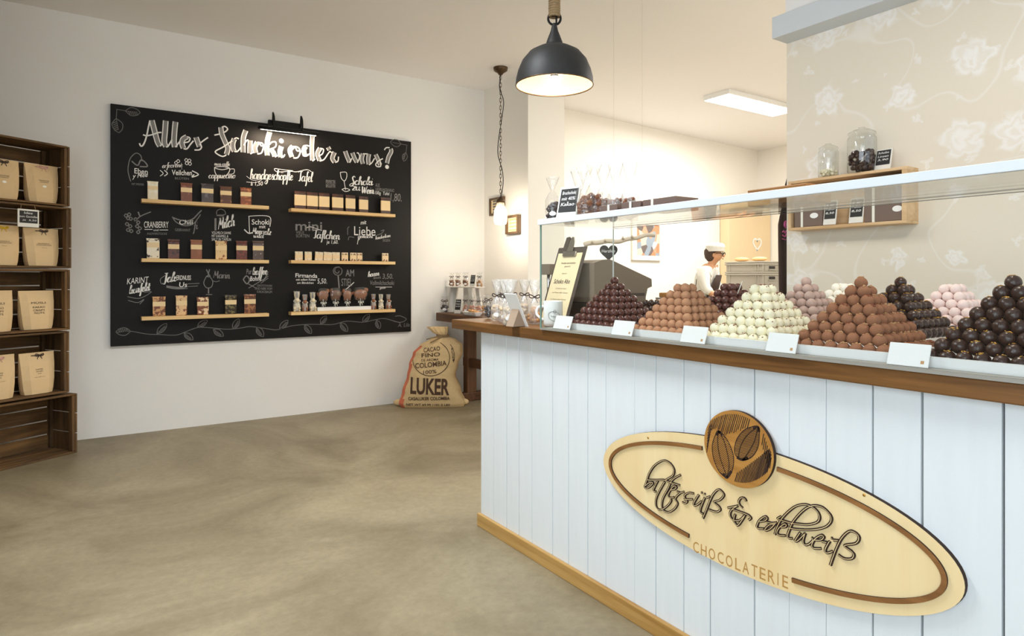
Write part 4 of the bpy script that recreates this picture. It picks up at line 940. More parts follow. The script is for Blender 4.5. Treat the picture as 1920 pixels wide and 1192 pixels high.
# ---- slim pine shelves
def shelf(x0, x1, zt, where):
    t = thing('wall_shelf', f'slim pine shelf board on the blackboard, {where}', 'shelf', ((x0+x1)/2, 6.186, zt), 0, 'pine shelves on the blackboard')
    w_ = (x1-x0)/2; MB().bbox((-w_, -0.095, -0.030), (w_, -0.0003, 0), 0.002).build('shelf_board', 'pine', t); return t
YS = 6.186-0.095
SH = {}
for key, xa, xb, ypix, where in (('L1', 265.5, 504.5, 372, 'top left, under the headline'), ('L2', 265.5, 504.5, 484, 'middle left'), ('L3', 265.5, 504.5, 594, 'bottom left'),
                                 ('R1', 546, 741.5, 390, 'top right'), ('R2', 546, 741.5, 487.5, 'middle right with the mini bars'), ('R3', 546, 741.5, 585, 'bottom right with figures')):
    z = P(xa, ypix, Y=YS).z; SH[key] = z; shelf(P(xa, 480, Y=YS).x, P(xb, 480, Y=YS).x, z, where)

# ---- wrapped chocolate bars on the shelves
def bar(key, xl, xr, ytop, mname, label, grp, band=(0.52, 0.80), lean=0.0, flare=1.10, bandm='kraftband', bandw=1.0):
    yb = 6.135; xa, xb = P(xl, 480, Y=yb).x, P(xr, 480, Y=yb).x; z = SH[key]
    zt = P((xl+xr)/2, ytop, Y=yb).z; h = zt-z; w_ = xb-xa
    t = thing('chocolate_bar', label, 'chocolate bar', ((xa+xb)/2, yb, z+0.0006), R.uniform(-.05, .05), grp)
    if lean: t.rotation_euler.y = lean
    hw = w_/2/flare; mb = MB(); prof = [(0, .9, .006), (.03, 1, .014), (.86, 1, .014), (.91, 1.02, .006), (1.0, flare, .003)]
    vs, fs = [], []
    for u, k, d in prof: vs += [(-hw*k, -d/2, u*h), (hw*k, -d/2, u*h), (hw*k, d/2, u*h), (-hw*k, d/2, u*h)]
    for i in range(len(prof)-1):
        for j in range(4): fs.append((i*4+j, i*4+(j+1) % 4, i*4+4+(j+1) % 4, i*4+4+j))
    fs += [(3, 2, 1, 0), tuple(range(4*len(prof)-4, 4*len(prof)))]
    mb.add(vs, fs); mb.build('wrapped_tablet', mname, t)
    MB().box((-hw*1.005, -0.0085, h*band[0]), (hw*1.005*bandw, 0.0085, h*band[1])).build('paper_band', bandm, t)
    return t
C_MILK, C_DARK = (116, 66, 40), (62, 44, 36)
bars = [
 ('L1', 275.7, 297, 340, choc('tablet_ivory', (236, 224, 196), (246, 240, 220), .5, 8), 'ivory white wrapped bar, leftmost on the top left shelf', 'kraftband2', (.55, .74)),
 ('L1', 338, 361, 343, choc('tablet_violet', (122, 72, 52), (150, 96, 78), .6, 30, seed=1), 'plain milk bar with cream band, second on the top left shelf', 0, 0),
 ('L1', 376.5, 401, 344.5, choc('tablet_dark_sheen', (66, 58, 58), (104, 98, 100), .55, 12, .25, 2), 'blackish glossy bar with cream band, middle of the top left shelf', 0, 0),
 ('L1', 412, 435, 349.5, choc('tablet_nougat', (92, 56, 34), (150, 108, 60), .6, 40, seed=3), 'dark bar with tan crumbs, fourth on the top left shelf', 0, 0),
 ('L1', 450, 472, 352, choc('tablet_orange', (130, 70, 36), (178, 106, 58), .58, 36, seed=4), 'orange-brown bar, rightmost on the top left shelf', 0, 0),
 ('L2', 274, 300, 447, choc('tablet_white_dark_fruit', (240, 230, 206), (62, 34, 28), .62, 34, seed=5), 'white bar dotted with dark fruit, leftmost on the middle left shelf', 'kraftband2', (.55, .80)),
 ('L2', 314, 337, 448.5, choc('tablet_nibs', (104, 58, 42), (62, 36, 28), .52, 60, seed=6), 'milk bar flecked with dark nibs, second on the middle left shelf', 0, 0),
 ('L2', 356.5, 379.5, 449.5, choc('tablet_plain', (138, 84, 54), (150, 94, 62), .5, 10, seed=7), 'plain light milk bar, third on the middle left shelf', 0, 0),
 ('L2', 403, 426, 451.5, choc('tablet_almond', (150, 90, 48), (232, 198, 142), .46, 38, seed=8), 'bar covered in pale almonds, under the Milch lettering', 0, 0),
 ('L2', 442, 464, 451.5, choc('tablet_chili', (92, 44, 32), (130, 56, 40), .58, 50, seed=9), 'reddish dark bar, second from the right on the middle left shelf', 0, 0),
 ('L2', 473, 495, 451.5, choc('tablet_salt', (84, 64, 54), (214, 206, 196), .68, 40, .2, 10), 'dark bar with white salt flecks, right end of the middle left shelf', 0, 0),
 ('L3', 285, 311, 556, choc('tablet_hazel', (120, 66, 36), (206, 158, 104), .5, 40, seed=11), 'nutty bar with hazelnut pieces, leftmost on the bottom left shelf', 0, 0),
 ('L3', 329, 351.5, 554, choc('tablet_peanut', (142, 84, 48), (234, 194, 142), .46, 42, seed=12), 'bar thick with peanut pieces, second on the bottom left shelf', 0, 0),
 ('L3', 368.5, 392, 557, choc('tablet_popcorn', (126, 70, 42), (240, 212, 170), .52, 40, seed=13), 'bar with pale popcorn pieces, middle of the bottom left shelf', 0, 0),
 ('L3', 421, 444, 553, choc('tablet_pistachio', (64, 56, 46), (122, 112, 78), .54, 44, .2, 14), 'blackish bar with greenish crumbs, fourth on the bottom left shelf', 0, 0),
 ('L3', 457, 480, 551.5, choc('tablet_coffee', (106, 62, 38), (168, 112, 68), .54, 36, .25, 15), 'dark brown nut bar, rightmost on the bottom left shelf', 0, 0)]
M['kraftband2'] = mat('ivory_paper_band', (240, 214, 170), 0.7)
for key, xl, xr, yt, m_, lb, bm_, bd in bars:
    bar(key, xl, xr, yt, m_, lb, 'chocolate bars on the left shelves', bd or (.50, .74), 0, 1.10, bm_ or 'kraftband')
ml = choc('tablet_wine', (86, 56, 46), (70, 46, 38), .5, 8, .3, 16)
pos = ['leftmost', 'second', 'third', 'fourth', 'fifth', 'sixth', 'far right, standing alone,']
for (xl, xr, yt), w_ in zip(((552, 573.5, 358.5), (575, 596, 360.5), (598, 617.5, 362), (622.5, 643.5, 364), (648, 666, 366), (673, 690, 368.5), (714, 731.5, 370.5)), pos):
    bar('R1', xl, xr, yt, ml, f'square dark bar with wide cream wrapper, {w_} on the top right shelf', 'square wrapped bars on the top right shelf', (.20, .80), 0.0, 1.03)
mw = choc('mini_white', (238, 224, 196), (226, 204, 170), .55, 30, .4, 17); mn = choc('mini_nut', (226, 208, 176), (130, 82, 48), .56, 60, .4, 18)
for i, ((xl, xr), w_) in enumerate(zip(((553, 567.5), (571, 584.5), (590, 605), (606, 622), (623, 637), (640, 652.5), (656, 668.5), (669.5, 679), (716, 728)),
        ('leftmost', 'second', 'third, slightly tilted', 'fourth, slightly tilted', 'fifth', 'sixth, nut-flecked', 'seventh, nut-flecked', 'eighth, narrow and nut-flecked', 'last, alone at the right end'))):
    t = bar('R2', xl, xr, 471.5+i*0.35 if i < 8 else 474.5, mw if i < 5 else mn, f'mini cream-wrapped bar, {w_} on the middle right shelf', 'mini bars on the middle right shelf', (.28, .70), 0.06 if i in (2, 3) else 0, 1.04, 'kraftband2')

# ---- film-wrapped figures on the bottom right shelf
def bow(mb, c, s, mi=0, ax=Vector((1, 0, 0))):
    c = Vector(c); up = Vector((0, 0, 1))
    for sg_ in (-1, 1):
        mb.tube(smooth([c, c+ax*sg_*s+up*s*.5, c+ax*sg_*s*1.2, c+ax*sg_*s*.6-up*s*.25, c], 4), s*.13, 5, mi)
        mb.tube(smooth([c, c+ax*sg_*s*.5-up*s*.7, c+ax*sg_*s*.7-up*s*1.3], 3), s*.1, 5, mi)
    mb.ball(c, s*.22, mi, 8, 5)
zr = SH['R3']+0.0006
def wrapped_rabbit(x, col, label, hh, grp):
    p = P(x, 500, Y=6.135); t = thing('chocolate_rabbit', label, 'chocolate rabbit', (p.x, 6.135, zr), R.uniform(-.4, .4), grp); k = hh/0.17
    mb = MB(); mb.ball((0, 0, .045*k), .030*k, 0, 14, 9, (1, .85, 1.3)); mb.ball((0, -.012*k, .098*k), .022*k, 0, 12, 8); mb.ball((0, -.030*k, .094*k), .010*k, 0, 8, 5)
    for s in (-1, 1):
        mb.tube(smooth([(s*.010*k, 0, .11*k), (s*.016*k, .003*k, .14*k), (s*.013*k, .006*k, .17*k)], 4), [.006*k]*4+[.008*k]*4+[.003*k], 7); mb.ball((s*.02*k, -.025*k, .03*k), .014*k, 0, 8, 6, (.8, 1.2, 1)); mb.ball((s*.020*k, -.028*k, .008*k), .010*k, 0, 8, 5, (1, 1.6, .8))
    mb.ball((0, .036*k, .03*k), .010*k, 0, 8, 5); mb.build('figure', col, t)
    f = MB(); f.lathe([(.031*k, .001), (.033*k, .03*k), (.031*k, .075*k), (.014*k, .088*k), (.022*k, .12*k), (.028*k, .175*k)], 14, 0, (0, 0, 0), False); f.build('film_wrap', 'filmw', t)
    b = MB(); bow(b, (0, -.024*k, .088*k), .022*k); b.build('ribbon_bow', 'rib_white', t)
M['c_white'] = mat('ivory_chocolate_figure', (236, 222, 190), .4, var=.1, scale=40); M['c_milk'] = mat('milk_chocolate_figure', (146, 92, 60), .35, var=.2, scale=40)
wrapped_rabbit(556.5, 'c_white', 'white chocolate rabbit in film, leftmost on the bottom right shelf', .185, 'film-wrapped rabbits')
wrapped_rabbit(571.5, 'c_milk', 'smaller milk chocolate rabbit in film between two white rabbits', .155, 'film-wrapped rabbits')
wrapped_rabbit(586, 'c_white', 'white chocolate rabbit in film, third from the left, beside the lollies', .175, 'film-wrapped rabbits')
wrapped_rabbit(700, 'c_milk', 'small brown film-wrapped figure just right of the lolly holder', .150, 'small film-wrapped figures')
wrapped_rabbit(714, 'c_white', 'pale film-wrapped figure, middle of the three at the right', .148, 'small film-wrapped figures')
wrapped_rabbit(728, 'c_milk', 'brown film-wrapped figure at the right end of the shelf', .145, 'small film-wrapped figures')
pa, pb = P(594, 575, Y=6.135).x, P(695, 575, Y=6.135).x
hol = thing('lolly_holder', 'long white block holding chocolate lollies on the bottom right shelf', 'lolly holder', ((pa+pb)/2, 6.135, zr)); MB().bbox((-(pb-pa)/2, -.022, 0), ((pb-pa)/2, .022, .036), .003).build('holder_block', 'white', hol)
def lolly(x, ytop, wpx, col, label, flip=1):
    p = P(x, 560, Y=6.135); t = thing('chocolate_lolly', label, 'lolly', (p.x, 6.135, zr+.0365), 0, 'chocolate animal lollies')
    zt = P(x, ytop, Y=6.135).z-zr-.0365; w_ = P(x+wpx/2, 560, Y=6.135).x-P(x-wpx/2, 560, Y=6.135).x; z0 = zt*.42; hh = zt-z0
    mb = MB(); mb.ball((0, 0, z0+hh*.42), 1, 0, 16, 10, (w_*.42, .012, hh*.42)); mb.ball((flip*w_*.34, 0, z0+hh*.78), 1, 0, 12, 8, (w_*.15, .012, hh*.22)); mb.tube([(flip*w_*.22, 0, z0+hh*.5), (flip*w_*.33, 0, z0+hh*.75)], [.014, .011], 8)
    for u in (-.25, -.1, .1, .24): mb.tube([(u*w_, 0, z0+hh*.25), (u*w_, 0, z0-.012)], [.009, .007], 7)
    mb.tube(smooth([(-flip*w_*.38, 0, z0+hh*.5), (-flip*w_*.47, 0, z0+hh*.65), (-flip*w_*.45, 0, z0+hh*.35)], 4), .004, 6); mb.build('figure', col, t)
    MB().cyl((0, 0, 0.0005), (0, 0, z0+.02), .0028, 8).build('stick', 'white', t)
    f = MB(); f.lathe([(.010, z0*.6), (w_*.36, z0*.85), (w_*.46, z0+hh*.4), (w_*.38, z0+hh*1.0), (.02, z0+hh*1.06)], 16, 0, (0, 0, 0), False, True, None, .45); f.build('film_wrap', 'film', t)
    b = MB(); bow(b, (0, -.012, z0*.5), .022); b.build('ribbon_bow', 'rib_white', t)
M['c_marble'] = choc('marbled_chocolate', (112, 72, 48), (214, 196, 176), .58, 14, .3, 21)
lolly(606, 541, 24, 'c_milk', 'brown animal lolly on a white stick, leftmost in the holder', 1)
lolly(629, 540, 24, 'c_marble', 'dark marbled animal lolly, second in the white holder', -1)
lolly(651, 541, 20, 'c_milk', 'light brown animal lolly, third in the white holder', -1)
lolly(676, 539, 30, 'c_milk', 'widest brown animal lolly, rightmost in the white holder', 1)

# ---- picture lamp over the blackboard
pl = thing('picture_lamp', 'black picture lamp with two curved arms over the blackboard', 'picture lamp', (P(553, 240, Y=6.19).x, 6.185, 2.66)); po = Vector(pl.location)
a, b = P(502, 225, Y=6.18), P(562, 238, Y=6.18)
loc(MB().bbox((a.x, 6.150, 2.640), (b.x, 6.1855, 2.745), .003), po).build('mounting_box', 'black', pl)
yl_ = 6.02; a, b = P(484, 240, Y=yl_), P(597, 249, Y=yl_)
zb = (P(540, 244.5, Y=yl_).z); loc(MB().cyl((a.x, yl_, zb), (b.x, yl_, zb), .017, 14), po).build('lamp_tube', 'black', pl)
for xp in (514, 567):
    x = P(xp, 235, Y=yl_).x; mb = MB(); mb.tube(smooth([(x+.02, 6.152, 2.70), (x+.012, 6.11, 2.77), (x, 6.06, 2.79), (x, 6.022, 2.74), (x, 6.018, zb+.012)], 6), .008, 8); loc(mb, po).build('arm', 'black', pl)
loc(MB().cbox(((a.x+b.x)/2, yl_+.004, zb-.0165), ((b.x-a.x)*.92, .012, .004)), po).build('light_strip', 'panel', pl)
ar = area('picture_lamp_glow', ((a.x+b.x)/2, yl_+.01, zb-.022), ((a.x+b.x)/2, 6.19, zb-.30), (b.x-a.x)*.9, .02, 5.5, (1.0, .80, .60))

# ================================================================== pendants, ceiling lights
pc = P(1039.5, 166, D=3.3); PX, PY = pc.x, pc.y
pn = thing('dome_pendant_lamp', 'big worn black dome pendant lamp hanging on a rope', 'pendant lamp', (PX, PY, 2.25))
ZR = P(1039.5, 163, D=3.3).z; rr_ = 73/1211*3.3
def zz(y): return P(1039.5, y, D=3.3).z-2.25
out_ = [(rr_, zz(160)), (rr_*.985, zz(148)), (rr_*.93, zz(132)), (rr_*.83, zz(115)), (rr_*.66, zz(100)), (rr_*.44, zz(91)), (rr_*.25, zz(89)), (rr_*.22, zz(82)), (rr_*.15, zz(68)), (rr_*.095, zz(58)), (rr_*.06, zz(46)), (rr_*.05, zz(44))]
MB().lathe(out_, 48, 0, (0, 0, 0), False).build('lamp_shade', 'lampout', pn)
inn = [(r-.006 if r > .02 else r, z-.005) for r, z in out_[:7]]; inn[0] = (rr_-.003, out_[0][1]-.001)
MB().lathe(inn+[(0.001, inn[-1][1]+.001)], 48, 0, (0, 0, 0), False).build('shade_lining', 'lampin', pn)
mb = MB(); mb.tube([(math.cos(2*PI*i/40)*(rr_-.002), math.sin(2*PI*i/40)*(rr_-.002), out_[0][1]-.001) for i in range(40)], .0035, 6, 0, True); mb.build('shade_rim', 'bronze', pn)
MB().ball((0, 0, zz(155)), .037, 0, 20, 12).build('bulb', 'bulb', pn)
MB().cyl((0, 0, zz(148)), (0, 0, zz(118)), .02, 16).build('bulb_socket', 'black', pn)
mb = MB(); mb.tube([(RT.x*math.cos(t)*.032+FW.x*.0, RT.y*math.cos(t)*.032, zz(35)+math.sin(t)*.032) for t in [2*PI*i/24 for i in range(24)]], .006, 8, 0, True); mb.build('hanging_ring', 'black', pn)
mb = MB(); mb.tube([(FW.x*math.cos(t)*.014+RT.x*.01, FW.y*math.cos(t)*.014+RT.y*.01, zz(42)+.012+math.sin(t)*.028) for t in [2*PI*i/20 for i in range(20)]], .004, 8, 0, True); mb.build('shackle', 'black', pn)
mb = MB(); zt_ = H-2.25
for k in range(3):
    mb.tube([(math.cos(t*2.2+k*2.094)*.012, math.sin(t*2.2+k*2.094)*.012, zz(26)+(zt_-zz(26))*t/22) for t in [i*.25 for i in range(89)]], .0125, 7)
mb.build('rope', 'rope', pn)
mb = MB()
for i in range(7): mb.tube([(math.cos(2*PI*j/14)*.024, math.sin(2*PI*j/14)*.024, zz(17)+i*.0125-.035) for j in range(14)], .0075, 6, 0, True)
mb.build('rope_binding', 'rope', pn)

p2 = copy_tree(pn); p2.location = (2.02, 0.85, 2.25); p2['label'] = 'added black dome pendant lamp out of view over the counter'  # unseen copy, added to carry the extra light over the case
jl = thing('jar_pendant_lamp', 'small glass jar pendant lamp on a long chain', 'pendant lamp', (3.505, 5.44, 1.95)); JD = FW.x*3.505+FW.y*5.44
def jz(y): return 1.3+(520-y)/1211*JD-1.95
MB().lathe([(.001, H-1.95-.075), (.018, H-1.95-.072), (.030, H-1.95-.055), (.068, H-1.95-.03), (.072, H-1.95-.006), (.072, H-1.95)], 28).build('ceiling_canopy', 'bronze', jl)
mb = MB(); z = H-1.95-.075; k = 0
while z > jz(372)+.045:
    n = 14; ax = RT if k % 2 == 0 else FW
    mb.tube([Vector((0, 0, z-.022))+ax*math.cos(2*PI*i/n)*.009+Vector((0, 0, 1))*math.sin(2*PI*i/n)*.024 for i in range(n)], .0028, 5, 0, True); z -= .038; k += 1
mb.build('chain', 'bronze', jl)
pts = [(0, H-1.95-.07), (-.01, jz(165)), (.03, jz(190)), (.01, jz(225)), (-.02, jz(262)), (-.025, jz(290)), (.018, jz(320)), (.025, jz(345)), (.004, jz(372))]
mb = MB(); mb.tube(smooth([Vector((0, 0, z))+RT*x for x, z in pts], 6), .004, 6); mb.build('cord', 'black', jl)
MB().lathe([(.004, jz(368)), (.02, jz(371)), (.036, jz(374)), (.043, jz(376)), (.043, jz(380)), (.02, jz(381))], 24).build('jar_lid', 'bronze', jl)
MB().lathe([(.036, jz(380)), (.040, jz(385)), (.062, jz(393)), (.068, jz(402)), (.066, jz(414)), (.055, jz(420)), (.001, jz(422))], 28, 0, (0, 0, 0), False).build('glass_jar', 'lampglass', jl)
MB().lathe([(.010, jz(383)), (.016, jz(388)), (.034, jz(398)), (.034, jz(405)), (.020, jz(411)), (.001, jz(413))], 20).build('bulb', 'bulb', jl)

def led_panel(cx, cy, lx, ly, label):
    t = thing('ceiling_light', label, 'ceiling light', (cx, cy, H), 0, 'flat rectangular ceiling lights')
    MB().bbox((-lx/2, -ly/2, -.056), (lx/2, ly/2, -.0005), .003).build('housing', 'white', t)
    MB().box((-lx/2+.012, -ly/2+.012, -.06), (lx/2-.012, ly/2-.012, -.0561)).build('diffuser', 'panel', t); return t
a, c = P(1327, 187, Z=H-.06), P(1478, 210, Z=H-.06)
led_panel((P(1327, 187, Z=H-.06).x+P(1440, 221, Z=H-.06).x)/2, 4.80, 1.32, .36, 'lit white rectangular ceiling light in the back room')
led_panel(5.6, 2.4, 1.32, .36, 'added rectangular ceiling light in the back room, hidden behind the partition')  # added fixture for the extra back room light
led_panel(0.5, 2.7, 1.32, .36, 'added rectangular ceiling light out of view over the shop floor')  # added fixture for the extra shop floor light

# ================================================================== crate rack on the left
CA = math.radians(57.3); EX = Vector((math.sin(CA), math.cos(CA), 0)); EN = Vector((-math.cos(CA), math.sin(CA), 0))   # along the fronts / into the crates
RZ = math.atan2(EX.y, EX.x)
def on_front(x, y, off=0.0):
    """point on the plane of the crate fronts"""
    r = FW + RT*((x-CX)/FOC) + Vector((0, 0, (HY-y)/FOC)); q = CR0+EN*off-Vector((0, 0, CAM_H)); t = q.dot(EN)/r.dot(EN)
    return r*t+Vector((0, 0, CAM_H))
CR0 = Vector(P(145, 848, Z=0))
def crate(xr, yt, yb, label, length=0.70, depth=0.30, back=0.0, slats=4):
    """old fruit crate on its side, open front; xr/yt/yb = right edge and top/bottom of that edge in the photo"""
    pt, pb = on_front(xr, yt, back), on_front(xr, yb, back); h = pt.z-pb.z
    t = thing('fruit_crate', label, 'crate', (pb.x, pb.y, max(0.0, pb.z)), RZ, 'old fruit crates stacked as a rack')
    L = length; th = 0.014
    def board(n, a, b, m): MB().bbox(a, b, .002, 0, None, 1).build(n, m, t)
    mb = MB()   # right and left ends: posts + boards
    for nm, x0, x1 in (('end_board', -th, 0), ('end_board', -L, -L+th)):
        mb = MB(); k = 3; hh = h/k
        for i in range(k): mb.bbox((x0, .0, i*hh+.002), (x1, depth, (i+1)*hh-.003), .002, 0, None, 1)
        xi = (x0-.022, x0) if x0 > -L/2 else (x1, x1+.022)
        for y0 in (.0, depth-.045): mb.bbox((xi[0], y0+.004, th+.002), (xi[1], y0+.045, h-th-.002), .002, 0, None, 1)
        mb.build(nm, 'cratez', t)
    for nm, z0, z1 in (('top_board', h-th, h), ('bottom_board', 0, th)):
        mb = MB(); d = depth/3
        for i in range(3): mb.bbox((-L+th+.001, i*d+.002, z0), (-th-.001, (i+1)*d-.004, z1), .002, 0, None, 1)
        mb.build(nm, 'crate', t)
    mb = MB(); hh = (h-2*th)/slats
    for i in range(slats): mb.bbox((-L+th+.001, depth-.012, th+i*hh+.004), (-th-.001, depth, th+(i+1)*hh-.006), .002, 0, None, 1)
    mb.build('back_slats', 'crate', t)
    return t, pb, h
cr = [crate(131, 275, 387.5, 'topmost dark wooden fruit crate of the rack, with a pink-bowed bag'),
      crate(134, 389.5, 503, 'second crate from the top, with the small hanging slate', back=-.006),
      crate(131.5, 505, 618, 'middle dark wooden crate of the rack, bags with black printing', back=.004),
      crate(130, 620, 735, 'fourth crate from the top, standing on the empty bottom crate', back=.006),
      crate(145, 736.5, 848, 'empty bottom fruit crate resting on the floor')]
# handle slot crate end on the bottom crate: a second upright batten
def kraft_bag(ci, xl, xr, yt, bow_m, label, lines, side=0.04, dep=.09):
    t0, pb, h = cr[ci]; base = t0.location+EN*.04
    a, b = on_front(xl, 400, .04), on_front(xr, 400, .04); w_ = (b-a).length; hh = on_front((xl+xr)/2, yt, .04).z-base.z-.016
    c = (a+b)/2; t = thing('kraft_bag', label, 'paper bag', (c.x, c.y, base.z+.0165), RZ, 'brown paper bags in the crate rack')
    mb = MB(); prof = [(0, .80, 1), (.10, .86, 1.0), (.35, .93, .95), (.7, .98, .6), (.93, 1.0, .16), (1.0, 1.0, .08)]; n = 12; vs = []; fs = []
    for u, k, d in prof:
        for j in range(n):
            an = 2*PI*j/n; cx, cy = math.cos(an), math.sin(an); q = (abs(cx)**4+abs(cy)**4)**-.25
            vs.append((cx*q*w_/2*k, dep/2+cy*q*dep/2*d*(1 if cy > 0 else 1), u*hh))
    for i in range(len(prof)-1):
        for j in range(n): fs.append((i*n+j, i*n+(j+1) % n, (i+1)*n+(j+1) % n, (i+1)*n+j))
    fs.append(list(range(n))[::-1]); fs.append([(len(prof)-1)*n+j for j in range(n)]); mb.add(vs, fs, 0, False); mb.build('bag_body', 'kraft', t)
    def front(u):   # y of the front face at height fraction u
        for (u0, _, d0_), (u1, _, d1_) in zip(prof, prof[1:]):
            if u <= u1: return dep/2-dep/2*(d0_+(d1_-d0_)*(u-u0)/(u1-u0))-.0015
        return 0
    if bow_m:
        mb = MB(); u = .93; y = front(u)-.003; mb.tube([(-w_*.18, y, u*hh), (w_*.18, y, u*hh)], .003, 6); bow(mb, (0.012, y-.004, u*hh), .022); mb.build('ribbon_bow', bow_m, t)
    mb = MB()
    for txt, u, wf, s in lines:
        if txt == 'o':
            mb.add([(math.cos(a_)*.014, front(u)-.001, u*hh+math.sin(a_)*.008) for a_ in [2*PI*i/16 for i in range(16)]], [list(range(16))], 1); continue
        put_text(mb, txt, (-w_*wf/2, front(u)-.001, u*hh), (1, 0, 0), (0, (front(min(1, u+.06))-front(u))/(.06*hh), 1), w_*wf, s, 0)
    if mb.v: mb.build('printed_text', ['ink', 'rib_white'], t)
P1 = [('TRINKSCHOKOLADE', .56, .30, .008), ('HANDGEMACHT', .52, .26, .006), ('o', .42, 0, 0)]
P2 = [('GRANOLA', .58, .34, .007), ('SCHOKOLADE & NUSS', .54, .42, .007), ('250 g', .47, .14, .005)]
P3 = [('MÜSLI', .66, .40, .017), ('KAKAO', .55, .34, .013), ('CRISPY', .47, .34, .013), ('NUTS', .40, .28, .013)]
P4 = [('KAFFEE', .58, .20, .008), ('BOHNEN', .53, .18, .008), ('PUR', .48, .10, .006), ('FEIN GERÖSTET', .40, .30, .005)]
kraft_bag(0, 52, 115, 308, 'rib_pink', 'brown bag with pink bow in the topmost crate, at the right', P1)
kraft_bag(0, -26, 42, 297, 'rib_brown', 'brown bag with dark bow at the left edge of the topmost crate', P1)
kraft_bag(1, 50, 116, 428, 'rib_brown', 'brown bag with black bow in the second crate, at the right', P2)
kraft_bag(1, -26, 42, 421, 'rib_yellow', 'brown bag with yellow bow at the left edge of the second crate', P2)
kraft_bag(2, 41, 107, 545, None, 'brown bag with bold black lettering in the middle crate, at the right', P3)
kraft_bag(2, -36, 30, 545, None, 'brown bag with bold lettering at the left edge of the middle crate', P3)
kraft_bag(3, 42, 108, 661, 'rib_brown', 'brown bag with dark bow in the fourth crate, at the right', P4)
kraft_bag(3, -34, 34, 667, 'rib_pink', 'brown bag with pale bow at the left edge of the fourth crate', P4)
# little framed slate hanging on strings
q = on_front(53, 409, -.014); sl = thing('hanging_slate', 'small white-framed slate hanging on strings before the second crate', 'slate sign', (q.x, q.y, q.z), RZ)
k_ = (on_front(73, 409, -.014)-on_front(33, 409, -.014)).length/2
mb = MB(); mb.bbox((-k_, -.004, -.062), (k_, .004, .062), .003); mb.build('slate_frame', 'frame_w', sl); MB().box((-k_*.84, -.0055, -.034), (k_*.84, -.004, .050)).build('slate_face', 'slate', sl)
mb = MB(); put_text(mb, 'Idee', (-.03, -.006, .028), (1, 0, 0), (0, 0, 1), .055, .016, 0, .1); put_text(mb, 'zum Genießen', (-.06, -.006, .004), (1, 0, 0), (0, 0, 1), .12, .014, 0, .1); put_text(mb, 'je  5,50', (-.04, -.006, -.022), (1, 0, 0), (0, 0, 1), .09, .014, 0, .1); mb.build('chalk_lettering', 'chalk', sl)
mb = MB(); zt_ = on_front(53, 384, -.014).z-q.z
for s in (-1, 1): mb.tube([(s*k_*.7, 0, .058), (s*k_*.62, .004, zt_)], .0022, 5)
mb.build('hanging_string', 'rope', sl)

# ================================================================== trestle table by the pillar, and what stands on it
tt = thing('trestle_table', 'dark wooden trestle table standing beside the pillar behind the sack', 'table', (3.45, 5.75, 0)); to = Vector((3.45, 5.75, 0))
TZ = 0.93
loc(MB().bbox((3.12, 4.95, TZ-.085), (3.785, 6.10, TZ), .006), to).build('table_top', 'table', tt)
for yl in (5.93, 5.12):
    mb = MB(); mb.bbox((3.38, yl-.045, .09), (3.49, yl+.045, TZ-.085), .004); loc(mb, to).build('leg', 'tablez', tt)
    mb = MB(); mb.bbox((3.17, yl-.045, 0), (3.74, yl+.045, .09), .008); loc(mb, to).build('foot', 'table', tt)
loc(MB().bbox((3.40, 4.98, .36), (3.46, 6.02, .45), .004), to).build('stretcher', 'table', tt)

# jute sack leaning beside the table
sx, sy = 2.985, 5.90
SKA = math.radians(-30)          # the printed side faces the camera
sk = thing('jute_sack', 'tied jute sack with brown cocoa lettering standing on the floor', 'sack', (sx, sy, 0), SKA)
SH_ = 0.80
def sack_r(u):   # half width, half depth, x shift, shape power
    pts = [(0, .315, .13, .0, 5), (.05, .33, .155, -.005, 4.5), (.2, .295, .185, -.01, 3.2), (.39, .245, .19, -.015, 2.8), (.53, .248, .175, .008, 2.6), (.67, .25, .16, .05, 2.4), (.77, .215, .135, .082, 2.3), (.84, .135, .09, .10, 2.2), (.875, .05, .045, .10, 2), (.895, .045, .04, .095, 2), (.93, .075, .05, .07, 2.2), (1.0, .10, .03, .045, 2.5)]
    for a, b in zip(pts, pts[1:]):
        if u <= b[0]:
            f = (u-a[0])/(b[0]-a[0]); f = f*f*(3-2*f); return [a[i]+(b[i]-a[i])*f for i in range(1, 5)]
    return pts[-1][1:]
def sack_y(x, u):
    a, d, s, p = sack_r(u); q = min(.999, abs((x-s)/a)); return -d*(1-q**p)**(1/p)
mb = MB(); n = 56; m = 60; vs = []; fs = []; stripe = []
for i in range(m+1):
    u = i/m; a, d, s, p = sack_r(u)
    for k in range(n):
        an = 2*PI*k/n; c, q = math.cos(an), math.sin(an); rr = (abs(c)**p+abs(q)**p)**(-1/p)
        wr = 1+.012*math.sin(9*an+14*u)*(1-u)+(.10*math.sin(13*an) if u > .86 else .03*math.sin(11*an+2)*max(0, (u-.6))*4)
        vs.append((s+c*rr*a*wr, q*rr*d*wr, u*SH_))
for i in range(m):
    for k in range(n): fs.append((i*n+k, i*n+(k+1) % n, (i+1)*n+(k+1) % n, (i+1)*n+k))
fs.append(list(range(n))[::-1]); fs.append([m*n+k for k in range(n)])
mb.add(vs, fs, 0, True)
for j, f in enumerate(mb.f):   # red stripe woven in along the left side
    if len(f) == 4:
        cx = sum(mb.v[i].x for i in f)/4; cz = sum(mb.v[i].z for i in f)/4; cy = sum(mb.v[i].y for i in f)/4
        a, d, s, p = sack_r(cz/SH_)
        if -.99 < (cx-s)/a < -.87 and cy < .02 and cz < .62: mb.mi[j] = 1
mb.build('sack_body', ['burlap', 'sackred'], sk)
mb = MB()
